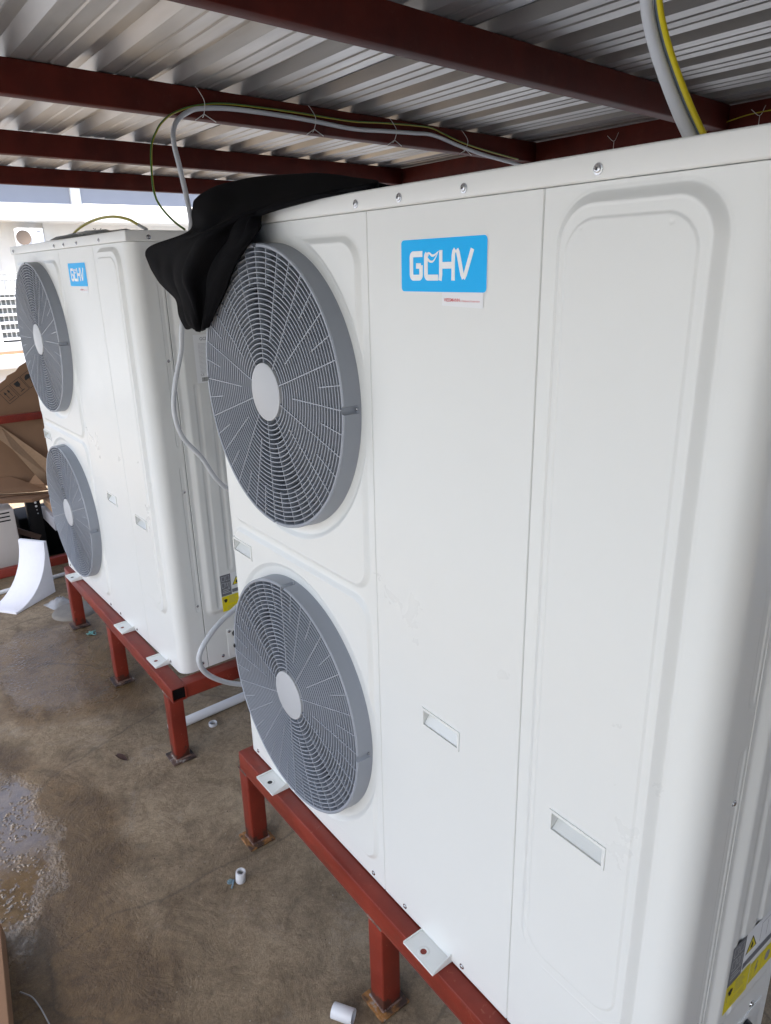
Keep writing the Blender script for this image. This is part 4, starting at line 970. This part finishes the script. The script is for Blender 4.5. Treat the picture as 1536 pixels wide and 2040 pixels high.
# ------------------------------------------------------------------ far building
bl = empty('building', (-9, 2, G)); tag(bl, 'white building across the yard with a blue grey band below its eaves', 'building'); bll = Vector((-9, 2, G))
def inB(o): o.parent = bl; o.matrix_parent_inverse = Matrix.Translation(-bll); return o
inB(MB().box((-9.6, -14, G), (-9.0, 3.0, 1.95)).build('wall', MT['wall'])); inB(MB().box((-9.6, 3.0, G), (-9.02, 14, 1.95)).build('wall', MT['wall']))
inB(MB().box((-9.6, -14, 1.93), (-8.55, 2.2, 2.135)).build('ledge', MT['wall'], bevel=.01)); inB(MB().box((-9.6, 2.2, 1.92), (-8.50, 14, 2.14)).build('ledge', MT['wall'], bevel=.01))
inB(MB().box((-9.6, -14, 2.14), (-8.75, 2.12, 2.60)).build('band', MT['wall_grey'])); inB(MB().box((-9.6, 2.24, 2.14), (-8.72, 3.92, 2.60)).build('band', MT['wall_grey']))
inB(MB().box((-9.6, 2.12, 2.14), (-8.70, 2.24, 2.60)).build('pilaster', MT['wall']))
inB(MB().box((-9.6, 1.78, G), (-8.93, 1.86, 1.93)).build('pilaster', MT['wall'])); inB(MB().box((-9.6, -14, 2.60), (-8.4, 14, 2.8)).build('eaves', MT['wall']))
inB(MB().box((-9.05, .4, .9), (-8.985, 1.22, 1.64)).build('window_surround', MT['wall'], bevel=.01))
# wall-mounted condenser
ac = empty('condenser_unit', (-8.75, 1.5, 1.6)); tag(ac, 'small white air conditioner with a brown fan opening high on the far wall', 'air conditioner'); al = Vector((-8.75, 1.5, 1.6))
def inA(o): o.parent = ac; o.matrix_parent_inverse = Matrix.Translation(-al); return o
inA(MB().box((-8.98, 1.50, 1.62), (-8.45, 1.66, 1.84)).build('body', MT['slat'], bevel=.01))
inA(MB().box((-8.62, 1.36, 1.62), (-8.45, 1.50, 1.84)).build('front', MT['slat'], bevel=.008))
b = MB(); b.lathe([(0, 0), (.075, 0), (.085, .004), (.085, -.002)], 32, 'x', (-8.448, 1.425, 1.73)); inA(b.build('fan_opening', mat('dull_brown', (.17, .13, .10), .7), autosm=True))
inA(MB().box((-8.98, 1.66, 1.60), (-8.7, 1.72, 1.80)).build('bracket', MT['slat']))
inA(MB().box((-8.449, 1.58, 1.795), (-8.446, 1.62, 1.81)).build('badge', MT['ink_grey']))
# fence and louvred unit
fn = empty('mesh_fence', (-7, .5, G)); tag(fn, 'cream wire mesh fence panel in front of the far building', 'fence'); fl = Vector((-7, .5, G))
def inF(o): o.parent = fn; o.matrix_parent_inverse = Matrix.Translation(-fl); return o
b = MB()
for k in range(70): b.tube([(-7, -1.2+.04*k, .70), (-7, -1.2+.04*k, 1.33)], .006, 5, False)
inF(b.build('vertical_bars', MT['fence']))
b = MB()
for z_ in (.72, .86, .98, 1.10, 1.14, 1.26, 1.32): b.tube([(-6.99, -1.25, z_), (-6.99, 1.65, z_)], .009, 6, False)
inF(b.build('horizontal_bars', MT['fence'])); inF(MB().box((-7.03, 1.6, G), (-6.97, 1.66, 1.36)).build('post', MT['fence'])); inF(MB().box((-7.03, -1.28, G), (-6.97, -1.22, 1.36)).build('post', MT['fence']))
lv = empty('louvre_panel', (-6.2, .5, .2)); tag(lv, 'white slatted ventilation box with dark gaps at the left edge', 'louvre box'); ll = Vector((-6.2, .5, .2))
def inL(o): o.parent = lv; o.matrix_parent_inverse = Matrix.Translation(-ll); return o
inL(MB().box((-6.6, -.6, .70), (-6.28, 1.1, 1.13)).build('back_box', mat('shaded_coil', (.22, .23, .22), .7, var=.3, vscale=30)))
b = MB()
for z_ in (.70, .775, .85, .925, 1.0, 1.075, 1.12): b.box((-6.27, -.6, z_), (-6.23, 1.1, z_+.024))
inL(b.build('slats', MT['slat'])); b = MB()
for k in range(8): b.box((-6.275, -.6+.235*k, .68), (-6.225, -.56+.235*k, 1.14))
inL(b.build('uprights', MT['slat']))
b = MB()
for k in range(40): b.box((-6.279, -.6+.042*k, .70), (-6.272, -.59+.042*k, 1.13))
inL(b.build('grille_bars', MT['fence']))
inL(MB().box((-6.62, -.65, .60), (-6.15, 1.15, .68)).build('base_rail', MT['slat'], bevel=.005)); inL(MB().box((-6.62, -.65, .575), (-6.14, 1.15, .60)).build('wood_strip', MT['wood']))
inL(MB().box((-6.62, -.65, .44), (-6.10, 1.15, .575)).build('apron', MT['slat'], bevel=.01)); inL(MB().box((-6.62, -.65, G), (-6.25, 1.15, .44)).build('plinth', MT['slat']))
